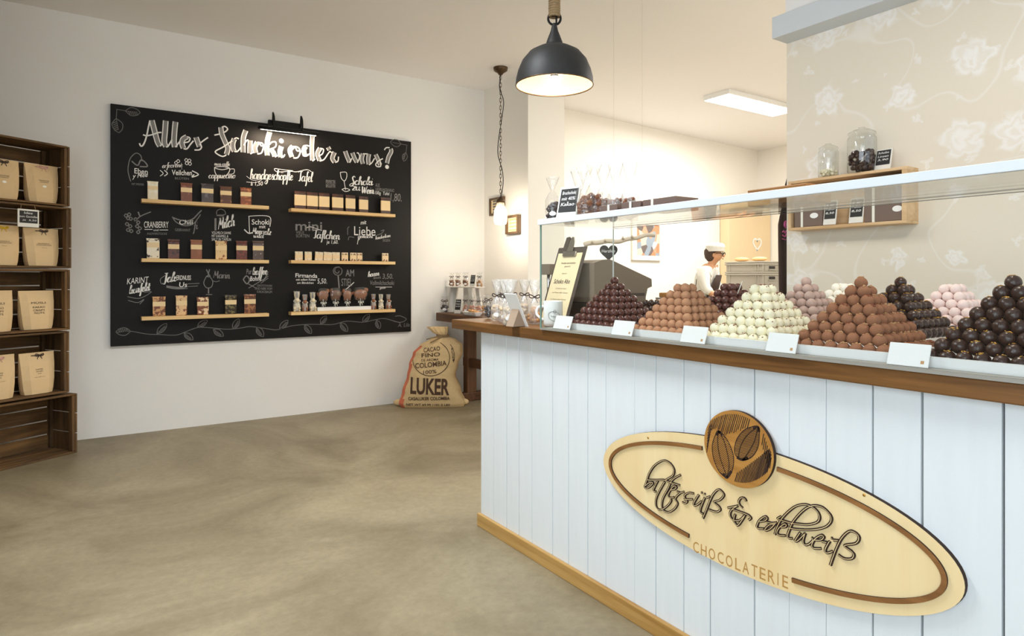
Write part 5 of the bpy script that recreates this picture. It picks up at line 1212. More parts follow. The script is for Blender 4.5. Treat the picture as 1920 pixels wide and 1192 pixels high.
for zc in (-.008, .0, .008):
    a, d, s, p = sack_r(.885); mb.tube([(s+math.cos(2*PI*k/18)*(a+.012), math.sin(2*PI*k/18)*(d+.012), .885*SH_+zc) for k in range(18)], .006, 6, 0, True)
mb.tube(smooth([(.10, -.05, .71), (.04, -.10, .68), (-.02, -.12, .65)], 4), .006, 6); mb.tube(smooth([(.10, -.05, .71), (.01, -.10, .70), (-.06, -.10, .68)], 4), .006, 6)
mb.build('tie_cord', 'rope', sk)
for sgn, x0 in ((-1, -.335), (1, .30)):   # loose bottom corners
    MB().ball((x0, .0, .035), .05, 0, 10, 7, (1.3, .8, .7)).build('sack_corner', 'burlap', sk)
def on_sack(p):
    u = min(.98, max(0, p.z/SH_)); return Vector((p.x, sack_y(p.x, u)-.006, p.z))
mb = MB(); A0 = math.radians(7); ux = (1, 0, 0)
def st(txt, x, z, w_, h_, bold=0.0, rot=0.0, sub=2):
    mb = MB(); put_text(mb, txt, (x, 0, z), (math.cos(rot), 0, math.sin(rot)), (-math.sin(rot)*.6, 0, 1), w_, h_, 0, 0, bold, on_sack, sub)
    mb.build('sack_lettering', 'sackink', sk)
st('LUKER', -.215, .150, .385, .165, .03, -.05)
st('CASALUKER COLOMBIA', -.235, .085, .41, .034, .02, .0)
st('NET WT 69.99 1101 2 LBS', -.255, .030, .43, .024, .015, -.02)
st('CACAO', -.085, .555, .165, .042, .012, .12); st('FINO', -.105, .505, .185, .040, .012, .08); st('DE AROMA', -.105, .467, .17, .024, .008, .06); st('COLOMBIA', -.165, .400, .31, .050, .012, .09); st('100%', -.085, .345, .13, .036, .008, .08)
def sack_line(pts, w_):
    p = [on_sack(Vector((x, 0, z))) for x, z in pts]; mb.ribbon(p, w_, (0, -1, .15))
sack_line([(-.012+.185*math.cos(t), .500+.17*math.sin(t)) for t in [PI*1.04+PI*.9*i/40 for i in range(41)]], .007)
sack_line([(-.012+.185*math.cos(t), .500+.17*math.sin(t)) for t in [-PI*.08+PI*.42*i/30 for i in range(31)]], .006)
sack_line([(-.005+.225*math.cos(t), .515+.20*math.sin(t)) for t in [-PI*.10+PI*.30*i/20 for i in range(21)]], .005)
mb.build('sack_emblem', 'sackink', sk); mb = MB()
for i, c in enumerate('FLOR.'): st(c, .188+.003*i, .575-.027*i, .02, .022, .008, -.2, 0)

# ---- on the trestle table
def small_sign(name, label, loc_, rz, w_, h_, lean=18, lines=('Choko', 'Crossies', '4,50'), cat='price sign', grp='small slate price signs', prop=True):
    t = thing(name, label, cat, loc_, rz, grp); mt = Matrix.Translation((0, 0, .0022)) @ Matrix.Rotation(math.radians(-lean), 4, 'X')
    MB().bbox((-w_/2, 0, .0), (w_/2, .006, h_), .0025, 0, mt).build('sign_frame', 'frame_w', t)
    MB().box((-w_*.42, -.0012, h_*.24), (w_*.42, 0, h_*.93), 0, mt).build('slate_face', 'slate', t)
    mb = MB()
    for i, s in enumerate(lines): 
        vs0 = len(mb.v); put_text(mb, s, (-w_*.34, -.0018, h_*(.76-.17*i)), (1, 0, 0), (0, 0, 1), w_*.66, h_*.10, 0, .15, .01)
        for j in range(vs0, len(mb.v)): mb.v[j] = mt @ mb.v[j]
    mb.build('chalk_lettering', 'chalk', t)
    if prop: MB().tube([(0, .012*h_/.1, h_*.55*math.cos(math.radians(lean))), (0, h_*.62, .003)], .003, 5).build('rear_prop', 'frame_w', t)
    return t
def film_bag(name, label, p, w_, h_, fill_m, grp, bow_m='rib_brown', sticker=True, fillh=.45, rz=0.0, dep=None, film='film', cat='sweet bag', lumps=30, stm='card', lr=.17):
    t = thing(name, label, cat, p, rz, grp); dep = dep or w_*.6
    mb = MB()
    for i in range(lumps):
        r = w_*lr*R.uniform(.8, 1.15); mb.ball((R.uniform(-1, 1)*(w_/2-r*1.05), R.uniform(-1, 1)*(dep/2-r*.9 if dep/2 > r else 0), r*.9+R.random()*max(0, h_*fillh-1.9*r)), r, 0, 8, 6, (1, 1, .9), .08)
    mb.build('contents', fill_m, t)
    f = MB(); n = 14; zs_ = [(0.0, .9, .9), (.04, 1, 1), (fillh, 1.0, .95), (fillh+.14, .55, .5), (fillh+.2, .22, .22), (fillh+.26, .35, .25), (1.0, .95, .35)]
    vs = []; fs = []
    for u, kx, ky in zs_:
        for k in range(n):
            a = 2*PI*k/n; wv = 1+(.10*math.sin(5*a) if u > fillh+.1 else 0); vs.append((math.cos(a)*w_/2*kx*wv, math.sin(a)*dep/2*ky*wv, u*h_+(.03*h_*math.sin(3*a) if u == 1 else 0)))
    for i in range(len(zs_)-1):
        for k in range(n): fs.append((i*n+k, i*n+(k+1) % n, (i+1)*n+(k+1) % n, (i+1)*n+k))
    f.add(vs, fs, 0, True); f.build('film_wrap', film, t)
    if bow_m:
        b = MB(); bow(b, (0, -dep*.12, (fillh+.2)*h_), w_*.30, 0); b.build('ribbon_bow', bow_m, t)
    if sticker:
        s = MB(); s.add([(math.cos(a)*w_*.24+w_*.08, -dep/2*1.04-.001, h_*fillh*.38+math.sin(a)*w_*.15) for a in [2*PI*i/18 for i in range(18)]], [list(range(18))], 0); s.build('label_sticker', stm, t)
    return t
M['snack_brown'] = mat('brown_snack', (130, 84, 54), .6, var=.3, scale=40); M['snack_dark'] = mat('dark_snack', (62, 48, 42), .5, var=.3, scale=40)
M['snack_tan'] = mat('tan_snack', (206, 154, 98), .7, var=.25, scale=40); M['snack_pink'] = mat('rosy_snack', (206, 150, 124), .7, var=.25, scale=40)
RS = math.radians(-50)
ZT = TZ+.0006
def T(x, X): p = P(x, 560, X=X); return p
ris = thing('display_riser', 'small white wooden riser with slanted legs on the trestle table', 'riser', (3.36, P(868, 540, X=3.36).y, ZT), math.radians(90)); 
ry = (P(840, 540, X=3.36).y-P(901, 540, X=3.36).y)/2; rh = P(870, 537, X=3.36).z-ZT
MB().bbox((-ry, -.06, rh-.012), (ry, .06, rh), .002).build('riser_board', 'frame_w', ris)
for sx_ in (-1, 1):
    for yy in (-.045, .045): MB().prism([(sx_*ry*.55, rh-.012), (sx_*ry*.75, rh-.012), (sx_*ry*.95, 0), (sx_*ry*.75, 0)], 'Y', yy-.008, yy+.008).build('leg', 'frame_w', ris)
MB().box((-ry*.2, -.05, 0), (ry*.2, -.044, rh-.012)).build('centre_panel', 'frame_w', ris)
zr_ = ZT+rh+.0006
for x, lb in ((847, 'bag of brown sweets with dark bow, leftmost on the white riser'), (859, 'bag of brown sweets, second on the white riser'), (873, 'bag of brown sweets beside the slate on the riser'), (899, 'bag of tan sweets at the right end of the riser')):
    film_bag('sweet_bag', lb, (3.33, P(x, 530, X=3.33).y, zr_), .066, .145, 'snack_brown' if x < 890 else 'snack_tan', 'small sweet bags by the pillar', rz=RS, fillh=.5)
small_sign('slate_sign', 'small white-framed slate among bags on the white riser', (3.29, P(885, 530, X=3.29).y, zr_), math.radians(-62), .060, .125, 12)
film_bag('sweet_bag', 'bag of blackish sweets with bow at the left end of the table', (3.22, P(834, 580, X=3.22).y, ZT), .095, .17, 'snack_dark', 'small sweet bags by the pillar', rz=RS, fillh=.5)
small_sign('slate_sign', 'small white-framed slate on the trestle table before the riser', (3.20, P(857, 580, X=3.20).y, ZT), math.radians(-62), .075, .155, 12)
for x, X, m_, lb in ((873, 3.265, 'snack_pink', 'bag of rosy sweets just right of the slate on the table'), (885, 3.262, 'snack_pink', 'bag of rosy sweets, second beside the slate on the table'), (897, 3.258, 'snack_pink', 'bag of rosy sweets above the snack dish on the table'), (909, 3.255, 'snack_tan', 'bag of tan sweets at the right end of the table')):
    film_bag('sweet_bag', lb, (X, P(x, 570, X=X).y, ZT), .07, .18, m_, 'small sweet bags by the pillar', rz=RS, fillh=.55)
dp = P(885, 585, X=3.17); t = tray('snack_dish', 3.11+.02, dp.y-.13, 3.11+.105, dp.y+.13, ZT, .035, 'white dish of tan sweets on the trestle table edge', None, .02)
mb = MB()
for i in range(26): mb.ball((3.17+R.uniform(-.025, .02), dp.y-.04+R.uniform(-.07, .06), ZT+.026+R.uniform(0, .026)), .016, 0, 7, 5, (1, 1, .8), .1)
o = mb.build('sweets', 'snack_tan'); tag(o, 'tan sweets heaped in the white dish', 'sweets', None, 'stuff')

# ================================================================== left end of the counter
ZC = 1.0706
M['snack_ivory'] = mat('ivory_snack', (222, 196, 160), .6, var=.25, scale=40)
for x, y, lb in ((933, 601, 'film bag of ivory truffles, leftmost of the big bags on the counter end'), (948, 605, 'film bag of ivory truffles with black bow, second on the counter end'), (956, 609, 'nearest film bag of ivory truffles with round white sticker on the counter end'),
                 (943, 595, 'film bag of ivory truffles standing behind the front two'), (961, 596, 'film bag of ivory truffles, rear middle of the counter end'), (984, 597, 'film bag of brown truffles behind the slanted card holder'), (1003, 607, 'film bag of tan truffles beside the glass case corner')):
    p = P(x, y, Z=ZC); film_bag('truffle_bag', lb, (p.x, p.y, ZC), .074, .215, 'snack_ivory' if x < 985 else 'snack_tan', 'truffle bags on the counter end', 'rib_brown', x < 980 and y > 600, .42, RS, .07, 'filmw', 'truffle bag', 36)
p = P(908, 597, Z=ZC); film_bag('truffle_bag', 'dark blue-grey film bag at the far left of the counter end', (p.x+.03, p.y, ZC), .06, .13, 'snack_dark', 'truffle bags on the counter end', 'rib_brown', False, .6, RS, .05)
p = P(980, 611, Z=ZC); ch = thing('card_holder', 'slanted white card holder seen edge-on, before the bags on the counter', 'card holder', (p.x, p.y, ZC), math.radians(90))
mt = Matrix.Rotation(math.radians(-24), 4, 'X'); MB().bbox((-.05, 0, 0), (.05, .005, .17), .0015, 0, mt).build('card_face', 'card', ch)
M['kraftgrey'] = mat('grey_brown_card', (170, 146, 124), .8); MB().prism([(0.004, 0.001), (.075, 0.001), (.040, .085)], 'X', -.03, .03).build('card_stand', 'kraftgrey', ch)

mg = thing('mug', 'white ceramic mug with grey oval logo beside the glass case corner', 'mug', (P(1037, 600, Y=2.40).x, 2.40, ZC))
MB().lathe([(.036, 0), (.043, .004), (.045, .02), (.045, .118), (.0435, .120), (.041, .118), (.041, .012), (.001, .010)], 32).build('mug_body', 'ceramic', mg)
hd = (-RT+FW*.2).normalized(); mb = MB(); mb.tube(smooth([hd*.043+Vector((0, 0, .095)), hd*.072+Vector((0, 0, .088)), hd*.076+Vector((0, 0, .055)), hd*.046+Vector((0, 0, .030))], 6), .006, 8); mb.build('handle', 'ceramic', mg)
mb = MB(); a0 = math.atan2(-FW.y, -FW.x)+.1
def onmug(s, z): return Vector((math.cos(a0+s/.0455)*.0457, math.sin(a0+s/.0455)*.0457, z))
for k_ in (1,): mb.tube([onmug(math.cos(2*PI*i/40)*.030, .050+math.sin(2*PI*i/40)*.022+math.cos(2*PI*i/40)*-.006) for i in range(40)], .0008, 4, 0, True)
mb.tube([onmug(-.018+.036*i/12, .052+.003*math.sin(i*1.9)-.0005*i) for i in range(13)], .0008, 4); mb.tube([onmug(.006*math.cos(2*PI*i/14)-.0, .072+.007*math.sin(2*PI*i/14)) for i in range(14)], .0008, 4, 0, True)
mb.build('printed_logo', 'inkg', mg)

# till
rg = thing('cash_register', 'grey-brown cash register seen from the customer side behind the glass case', 'cash register', (2.2, 2.525, ZC)); ro = Vector((2.2, 2.525, ZC))
yb0, yb1 = 2.525, 2.86
prof = [(2.2, ZC+.10), (2.2, 1.375), (2.262, 1.392), (2.31, 1.395), (2.615, 1.292), (2.618, 1.250), (2.585, 1.240), (2.57, 1.19), (2.57, ZC+.10)]
loc(MB().prism(prof, 'Y', yb0, yb1), ro).build('till_housing', 'regist', rg)
loc(MB().bbox((2.205, yb0-.01, ZC), (2.60, yb1+.01, ZC+.099), .004), ro).build('cash_drawer', 'regdark', rg)
loc(MB().box((2.225, yb0-.002, ZC+.13), (2.56, yb0-.0004, ZC+.145)), ro).build('side_groove', 'regdark', rg)
loc(MB().bbox((2.24, 2.96, 1.316), (2.29, 3.04, 1.378), .004), ro).build('customer_display', 'regist', rg); loc(MB().cyl((2.265, 3.0, ZC), (2.265, 3.0, 1.316), .010, 10), ro).build('display_pole', 'steel', rg); loc(MB().box((2.26, 2.87, ZC), (2.27, 3.01, ZC+.012)), ro).build('display_bracket', 'regdark', rg)
hs = thing('heart_slate', 'small dark heart-shaped slate with chalk word on top of the till', 'heart sign', (2.33, P(1146, 485, X=2.33).y+.02, 1.39), math.radians(-50))
hp = []
for i in range(40):
    t_ = 2*PI*i/40; hp.append((.0031*16*math.sin(t_)**3*.95, .045+.0030*(13*math.cos(t_)-5*math.cos(2*t_)-2*math.cos(3*t_)-math.cos(4*t_))))
MB().prism(hp, 'Y', -.005, .005).build('heart_plate', 'slate', hs); mb = MB(); put_text(mb, 'Herzlich', (-.036, -.0056, .042), (1, 0, 0), (0, 0, 1), .07, .016, 0, .1); mb.build('chalk_lettering', 'chalk', hs)

# clipboard menu leaning on the till
cl = thing('clipboard', 'clipboard with cream price sheet leaning on the till', 'clipboard', (2.05, 2.685, ZC), math.radians(-90))
mt = Matrix.Rotation(math.radians(-19), 4, 'X'); Wc, Hc = .215, .415
MB().bbox((-Wc/2-.012, 0.002, 0), (Wc/2+.012, .008, Hc), .003, 0, mt).build('backing_board', 'clipboard', cl)
MB().box((-Wc/2+.004, 0, .012), (Wc/2-.008, .0018, Hc-.035), 0, mt).build('paper_sheet', 'cream', cl)
mb = MB(); mb.bbox((-.055, -.010, Hc-.055), (.055, 0, Hc-.028), .003, 0, mt); mb.prism([(-.022, Hc-.03), (.026, Hc-.03), (.018, Hc+.03), (.008, Hc+.052), (-.008, Hc+.052), (-.016, Hc+.03)], 'Y', -.012, -.006, 0, None, mt); mb.build('metal_clip', 'clip', cl)
MB().prism([(-.08, Hc-.01), (-.045, Hc-.01), (-.042, Hc+.055), (-.05, Hc+.062), (-.075, Hc+.058)], 'Y', .003, .011, 0, None, mt).build('clip_lever', 'clipboard', cl)
mb = MB()
def ct(txt, x, z, w_, h_, bold=0): 
    v0 = len(mb.v); put_text(mb, txt, (x, -.0008, z), (1, 0, 0), (0, 0, 1), w_, h_, 0, .1, bold)
    for j in range(v0, len(mb.v)): mb.v[j] = mt @ mb.v[j]
ct('Freude verschenken', -.055, .318, .12, .011); ct('gesucht?', -.02, .298, .05, .011); ct('dann', -.025, .262, .04, .006); ct('Schoko Abo', -.075, .208, .135, .026, .012)
for z, w_ in ((.178, .09), (.155, .13), (.118, .13), (.108, .08), (.098, .06), (.086, .09), (.068, .04)): ct('ein Monat voller Genuss', -w_/2, z, w_, .006)
mb.build('printed_text', 'ink', cl)

# ================================================================== on top of the glass case
ZS = 1.5556
ZG = 1.5415
def S(x, X): return P(x, 400, X=X).y
M['choc_break'] = mat('broken_chocolate', (128, 76, 46), .4, var=.3, scale=30)
for x, X, m_, w_, h_, lb, cat_m, tall in ((1036, 1.735, 'snack_dark', .065, .20, 'film bag of dark broken chocolate, leftmost on the glass case', 'film', .5), (1096, 1.765, 'snack_brown', .078, .22, 'film bag with white oval sticker right of the slate on the glass case', 'film', .5),
    (1086, 1.87, 'snack_tan', .085, .24, 'film bag standing behind the slate on the glass case', 'filmw', .4), (1114, 1.82, 'choc_break', .072, .24, 'film bag of reddish brown chocolate slabs in the row of bags', 'film', .5), (1131, 1.92, 'choc_break', .072, .24, 'film bag of chocolate slabs behind the brown boxes', 'filmw', .46), (1154, 1.93, 'choc_break', .072, .25, 'film bag of nutty chocolate, second from the right', 'filmw', .42), (1181, 1.955, 'choc_break', .072, .25, 'rightmost film bag of nutty chocolate, behind the brown boxes', 'filmw', .42)):
    t = film_bag('chocolate_bag', lb, (X, S(x, X), ZG+.0006), w_, h_, m_, 'film bags on the glass case', None, x in (1036, 1090), tall, RS, w_*.6, cat_m, 'chocolate bag', 40, 'card', .16)
small_sign('slate_sign', 'white-framed slate price sign between bags on top of the case', (1.725, S(1060, 1.725), ZG+.0006), math.radians(-72), .105, .155, 16, ('Bruchschoki', 'mit 40%', 'Kakao'))
def gift_box(x0, x1, ytop, X, dep, label, ribx=None):
    ya, yb = S(x0, X), S(x1, X); h_ = P((x0+x1)/2, ytop, X=X).z-ZG; t = thing('gift_box', label, 'gift box', (X, (ya+yb)/2, ZG+.0006), math.radians(-90), 'brown gift boxes on the glass case'); w_ = ya-yb
    MB().bbox((-w_/2, 0, 0), (w_/2, dep, h_-.0006), .002).build('box_body', 'boxbrown', t)
    if ribx is not None:
        c = (ribx-.5)*w_; mb = MB(); mb.box((c-.006, -.0012, 0.0002), (c+.006, -.0002, h_+.0008)); mb.box((c-.006, -.0012, h_), (c+.006, dep+.001, h_+.0012)); mb.build('ribbon', 'rib_white', t)
gift_box(1126.5, 1157, 384, 1.74, .07, 'brown gift box with white ribbon, leftmost of the boxes on the case', .48)
gift_box(1165, 1183, 379, 1.74, .09, 'narrow plain brown gift box, second on the case', .95)
gift_box(1185, 1201, 377, 1.74, .08, 'narrow brown gift box, third on the case', None)
gift_box(1205, 1267, 371, 1.74, .12, 'largest brown gift box with white ribbon, at the right end', .30)
wb = thing('wooden_board', 'brown wooden board lying at the back of the glass shelf', 'board', (1.97, (S(1425, 1.97)+S(1536, 1.97))/2, ZG+.0006), 0)
l_ = (S(1425, 1.97)-S(1536, 1.97))/2; MB().bbox((-.07, -l_, 0), (.07, l_, P(1480, 347, X=1.90).z-ZG), .003).build('board_body', 'tray_wood', wb)

# ================================================================== small frames on the pillar
def pillar_frame(x0, x1, y0, y1, dep, label, inner):
    a, b = P(x0, y0, X=3.79-dep), P(x1, y1, X=3.79-dep); w_, h_ = a.y-b.y, a.z-b.z; c = (a+b)/2
    t = thing('framed_print', label, 'framed print', (3.79, c.y, b.z)); fw = .022
    mb = MB()
    for q0, q1 in (((-dep, -w_/2, 0), (-.0005, w_/2, fw)), ((-dep, -w_/2, h_-fw), (-.0005, w_/2, h_)), ((-dep, -w_/2, fw), (-.0005, -w_/2+fw, h_-fw)), ((-dep, w_/2-fw, fw), (-.0005, w_/2, h_-fw))): mb.box(q0, q1)
    mb.build('frame_moulding', 'darkframe', t)
    MB().box((-dep*.5, -w_/2+fw*.9, fw*.9), (-dep*.4, w_/2-fw*.9, h_-fw*.9)).build('picture_sheet', 'cream', t)
    mb = MB()
    for i in range(inner): z = fw+(h_-2*fw)*(i+.5)/inner; mb.box((-dep*.5-.001, -w_*.32, z-.011), (-dep*.5, w_*.30, z+.011))
    mb.build('printed_bars', 'loaf' if inner == 4 else 'inkg', t)
pillar_frame(917, 943, 372.5, 401, .03, 'dark framed print on the pillar, upper left, behind the jar lamp', 5)
pillar_frame(947, 970, 405.5, 437, .05, 'deep dark framed print on the pillar, lower right of the jar lamp', 4)

# ================================================================== pine box on the papered partition
XW, XF_ = 3.2, 3.09
ya, yb = 2.01, 1.425; za, zb_ = 1.545, 1.802
wx = thing('wine_crate', 'pale pine wine crate mounted on the papered wall as a shelf', 'crate', (3.2, (ya+yb)/2, za)); wo = Vector((3.2, (ya+yb)/2, za)); e_ = .0006
loc(MB().bbox((XF_, yb, za), (XW-e_, ya, za+.014), .0015), wo).build('bottom_board', 'winebox', wx)
loc(MB().bbox((XF_, yb, zb_-.014), (XW-e_, ya, zb_), .0015), wo).build('top_board', 'winebox', wx)
for y0, y1 in ((yb, yb+.022), (ya-.014, ya)): loc(MB().bbox((XF_, y0, za+.014), (XW-e_, y1, zb_-.014), .0015), wo).build('side_board', 'winebox', wx)
mb = MB()
for z0, z1 in ((za+.016, za+.10), (za+.106, za+.18), (za+.186, zb_-.016)): mb.box((XW-.010, yb+.022, z0), (XW-.002, ya-.014, z1))
loc(mb, wo).build('back_slats', 'winebox', wx)
zi = za+.0146
def wy(px): return P(px, 400, X=XF_+.02).y
def packed(px0, px1, h_, label, rib, oval, dep=.06, dx=.012):
    y0, y1 = wy(px0), wy(px1); w_ = y0-y1; t = thing('gift_box', label, 'gift box', (XF_+dx, (y0+y1)/2, zi), math.radians(-90), 'brown gift packs in the pine wall crate')
    MB().bbox((-w_/2, 0, 0), (w_/2, dep, h_), .004).build('box_body', 'boxbrown', t)
    c = (rib-.5)*w_; MB().box((c-.006, -.001, .0005), (c+.006, 0, h_)).build('ribbon', 'rib_white', t)
    c = (oval-.5)*w_; MB().add([(c+math.cos(a)*.022, -.0008, .055+math.sin(a)*.014) for a in [2*PI*i/20 for i in range(20)]], [list(range(20))]).build('label_sticker', 'card', t)
packed(1491, 1543, .105, 'brown gift pack with white ribbon, at the left inside the wall crate', .28, .72)
packed(1622, 1693, .205, 'tall brown gift box with white ribbon, at the right inside the wall crate', .25, .88)
for x0, x1, lb in ((1545, 1569, 'white-framed slate inside the wall crate beside the left pack'), (1593, 1620, 'white-framed slate inside the wall crate beside the tall box')):
    y0, y1 = wy(x0), wy(x1); small_sign('slate_sign', lb, (XF_+.008, (y0+y1)/2, zi), math.radians(-90), y0-y1, .125, 10, ('6 er', 'Pralinen', '8,50'), prop=False)
zj = zb_+.0006
def storage_jar(px, ytop, wpx, fill, m_, label, balls, r):
    X = 3.134; p = P(px, 320, X=X); k = (FW.x*X+FW.y*p.y)/1211; rr = wpx*k/2*.97; hh = P(px, ytop, X=X).z-zj
    rr = min(rr, .064); t = thing('storage_jar', label, 'jar', (X, p.y, zj), 0, 'lidded glass jars on the wall crate')
    MB().lathe([(.001, .002), (rr*.9, .001), (rr, .008), (rr, hh*.74), (rr*.86, hh*.80), (rr*.86, hh*.83)], 28, 0, (0, 0, 0), False).build('jar_body', 'jar', t)
    MB().lathe([(rr*.95, hh*.83), (rr*.95, hh*.87), (rr*.6, hh*.93), (.012, hh*.95), (.016, hh*.985), (.001, hh)], 24, 0, (0, 0, 0), False).build('jar_lid', 'jar', t)
    mb = MB(); n = 0
    while n < balls:
        a = R.uniform(0, 2*PI); q = math.sqrt(R.random())*(rr-r-.003) if n % 3 else (rr-r-.003)
        mb.ball((math.cos(a)*q, math.sin(a)*q, .004+r+R.random()*max(0, hh*fill-2*r)), r, 0, 7, 5, (1, 1, 1), .06); n += 1
    mb.build('contents', m_, t)
storage_jar(1553, 269, 36, .25, 't_white', 'smaller lidded glass jar with white sweets at the left on the wall crate', 40, .008)
storage_jar(1616, 238, 58, .50, 't_dark', 'big lidded glass jar half full of brown truffles on the wall crate', 70, .012)
y0, y1 = P(1638, 300, X=3.13).y, P(1669, 300, X=3.13).y
small_sign('slate_sign', 'white-framed slate on top of the wall crate beside the big jar', (3.13, (y0+y1)/2, zj), math.radians(-90), y0-y1, .105, 14, ('Schoko', 'Linsen', '3,90'), prop=False)

# ================================================================== apron on the end of the partition
ap = thing('apron', 'dark brown apron with pink print hanging at the partition end', 'apron', (3.34, 2.16, .55)); mb = MB(); n = 24; m = 30; vs = []; fs = []
def ap_x(z):   # left edge
    pts = [(.55, 3.20), (.95, 3.185), (1.20, 3.215), (1.45, 3.20), (1.60, 3.195), (1.68, 3.225), (1.80, 3.255)]
    for a, b in zip(pts, pts[1:]):
        if z <= b[0]: return a[1]+(b[1]-a[1])*(z-a[0])/(b[0]-a[0])
    return pts[-1][1]
for i in range(m+1):
    z = .55+1.25*i/m; x0 = ap_x(z); x1 = 3.62-(z-1.6)*.9 if z > 1.6 else 3.62
    for j in range(n+1):
        x = x0+(x1-x0)*j/n; vs.append((x-3.34, .012*math.sin(j*1.1+z*2)*(1-.5*i/m)-.02, z-.55))
for i in range(m):
    for j in range(n): fs.append((i*(n+1)+j, i*(n+1)+j+1, (i+1)*(n+1)+j+1, (i+1)*(n+1)+j))
mb.add(vs, fs, 0, True); o = mb.build('apron_cloth', 'apron', ap); so_ = o.modifiers.new('s', 'SOLIDIFY'); so_.thickness = .004
mb = MB()
def ring(c, r, w_=.004): mb.tube([(c[0]+math.cos(2*PI*i/24)*r, -.042, c[1]+math.sin(2*PI*i/24)*r) for i in range(24)], w_, 5, 0, True)
ring((3.238-3.34, 1.592-.55), .018); ring((3.238-3.34, 1.592-.55), .009); mb.tube([(3.222-3.34, -.042, 1.60-.55), (3.254-3.34, -.042, 1.585-.55)], .004, 5); mb.tube([(3.226-3.34, -.042, 1.58-.55), (3.25-3.34, -.042, 1.605-.55)], .004, 5)
for k in range(2): mb.tube(smooth([(3.205-3.34+.012*i, -.042, 1.548-.55-.022*k+.008*math.sin(i*2.3+k)+.002*i) for i in range(6)], 4), .0035, 5)
mb.tube(smooth([(3.202-3.34, -.042, 1.512-.55), (3.235-3.34, -.042, 1.508-.55), (3.268-3.34, -.042, 1.52-.55)], 4), .0025, 5); mb.build('pink_print', 'pinkprint', ap)
mb = MB(); mb.tube([(3.262-3.34+math.cos(2*PI*i/20)*.016, -.046, 1.69-.55+math.sin(2*PI*i/20)*.026) for i in range(20)], .005, 6, 0, True); mb.build('yellow_loop', 'rib_yellow', ap)
mb = MB(); mb.tube(smooth([(3.262-3.34, -.02, 1.79-.55), (3.33-3.34, -.02, 1.90-.55), (3.44-3.34, -.02, 1.79-.55)], 6), .008, 6); mb.build('neck_strap', 'apron', ap)
hk = thing('coat_hook', 'steel hook on the partition end holding the apron', 'hook', (3.33, 2.0905, 1.90)); MB().tube(smooth([(0, 0, .0), (0, .04, -.012), (0, .066, -.014), (0, .072, .012)], 5), .005, 8).build('hook_arm', 'steel', hk); MB().lathe([(.012, 0), (.012, .004), (.001, .004)], 12, 0, (0, 0, 0), True, True, Matrix.Rotation(-PI/2, 4, 'X')).build('hook_plate', 'steel', hk)

# ================================================================== back room
br = thing('birch_branch', 'pale birch branch hanging on thin strings behind the till', 'branch', (2.9, 3.1, 1.54)); a, b = P(1095, 459, D=4.2), P(1228, 441, D=4.2); bo_ = Vector((2.9, 3.1, 1.54))
pts = [a+(b-a)*t+Vector((0, 0, .006*math.sin(t*9)+.004*math.sin(t*23))) for t in [i/16 for i in range(17)]]
loc(MB().tube(pts, [.017-.004*i/16 for i in range(17)], 10), bo_).build('branch_wood', 'birch', br)
mb = MB()
for t in (.12, .30, .55, .68): p = a+(b-a)*t; mb.tube([p+Vector((-.012, -.012, .004)), p+Vector((-.022, -.022, .016))], [.009, .006], 7)
loc(mb, bo_).build('twig_stub', 'birch', br)
for t in (.42, .82): p = a+(b-a)*t; loc(MB().cyl(p, (p.x, p.y, H-.0005), .0006, 5), bo_).build('string', 'string', br)
def rearY(x): return 6.255+(x-4.2)/5.3*.405
x0, x1 = P(1183, 450, Y=6.41).x, P(1238, 450, Y=6.45).x; z0, z1 = P(1210, 488, Y=6.42).z, P(1210, 412, Y=6.42).z
pf = thing('wall_picture', 'pale-framed colour picture on the back room wall', 'picture', ((x0+x1)/2, rearY((x0+x1)/2)-.004, z0), math.atan2(.405, 5.3)); w_, h_ = (x1-x0)*1.0, z1-z0
mb = MB(); f_ = .065
for q0, q1 in (((-w_/2, -.03, 0), (w_/2, 0, f_)), ((-w_/2, -.03, h_-f_), (w_/2, 0, h_)), ((-w_/2, -.03, f_), (-w_/2+f_*1.3, 0, h_-f_)), ((w_/2-f_*.7, -.03, f_), (w_/2, 0, h_-f_))): mb.box(q0, q1)
mb.build('frame_moulding', 'picframe', pf)
def print_mat():
    m, nt, b_ = nt_new('colour_print'); tc = nt.nodes.new('ShaderNodeTexCoord'); v = nt.nodes.new('ShaderNodeTexVoronoi'); v.inputs['Scale'].default_value = 9
    nt.links.new(tc.outputs['Object'], v.inputs['Vector']); sc = nt.nodes.new('ShaderNodeSeparateColor'); nt.links.new(v.outputs['Color'], sc.inputs[0]); cr_ = nt.nodes.new('ShaderNodeValToRGB'); cr_.color_ramp.interpolation = 'CONSTANT'
    cols = [(206, 140, 104), (150, 162, 176), (226, 206, 186), (112, 100, 96), (190, 196, 206), (214, 160, 130)]
    for i, c in enumerate(cols):
        e = cr_.color_ramp.elements[i] if i < 2 else cr_.color_ramp.elements.new(i/6); e.position = i/6; e.color = lin(c)
    nt.links.new(sc.outputs[0], cr_.inputs[0]); nt.links.new(cr_.outputs[0], b_.inputs['Base Color']); b_.inputs['Roughness'].default_value = .5; return m
MB().box((-w_/2+f_, -.018, f_*.8), (w_/2-f_*.6, -.012, h_-f_*.8)).build('picture_sheet', print_mat(), pf)

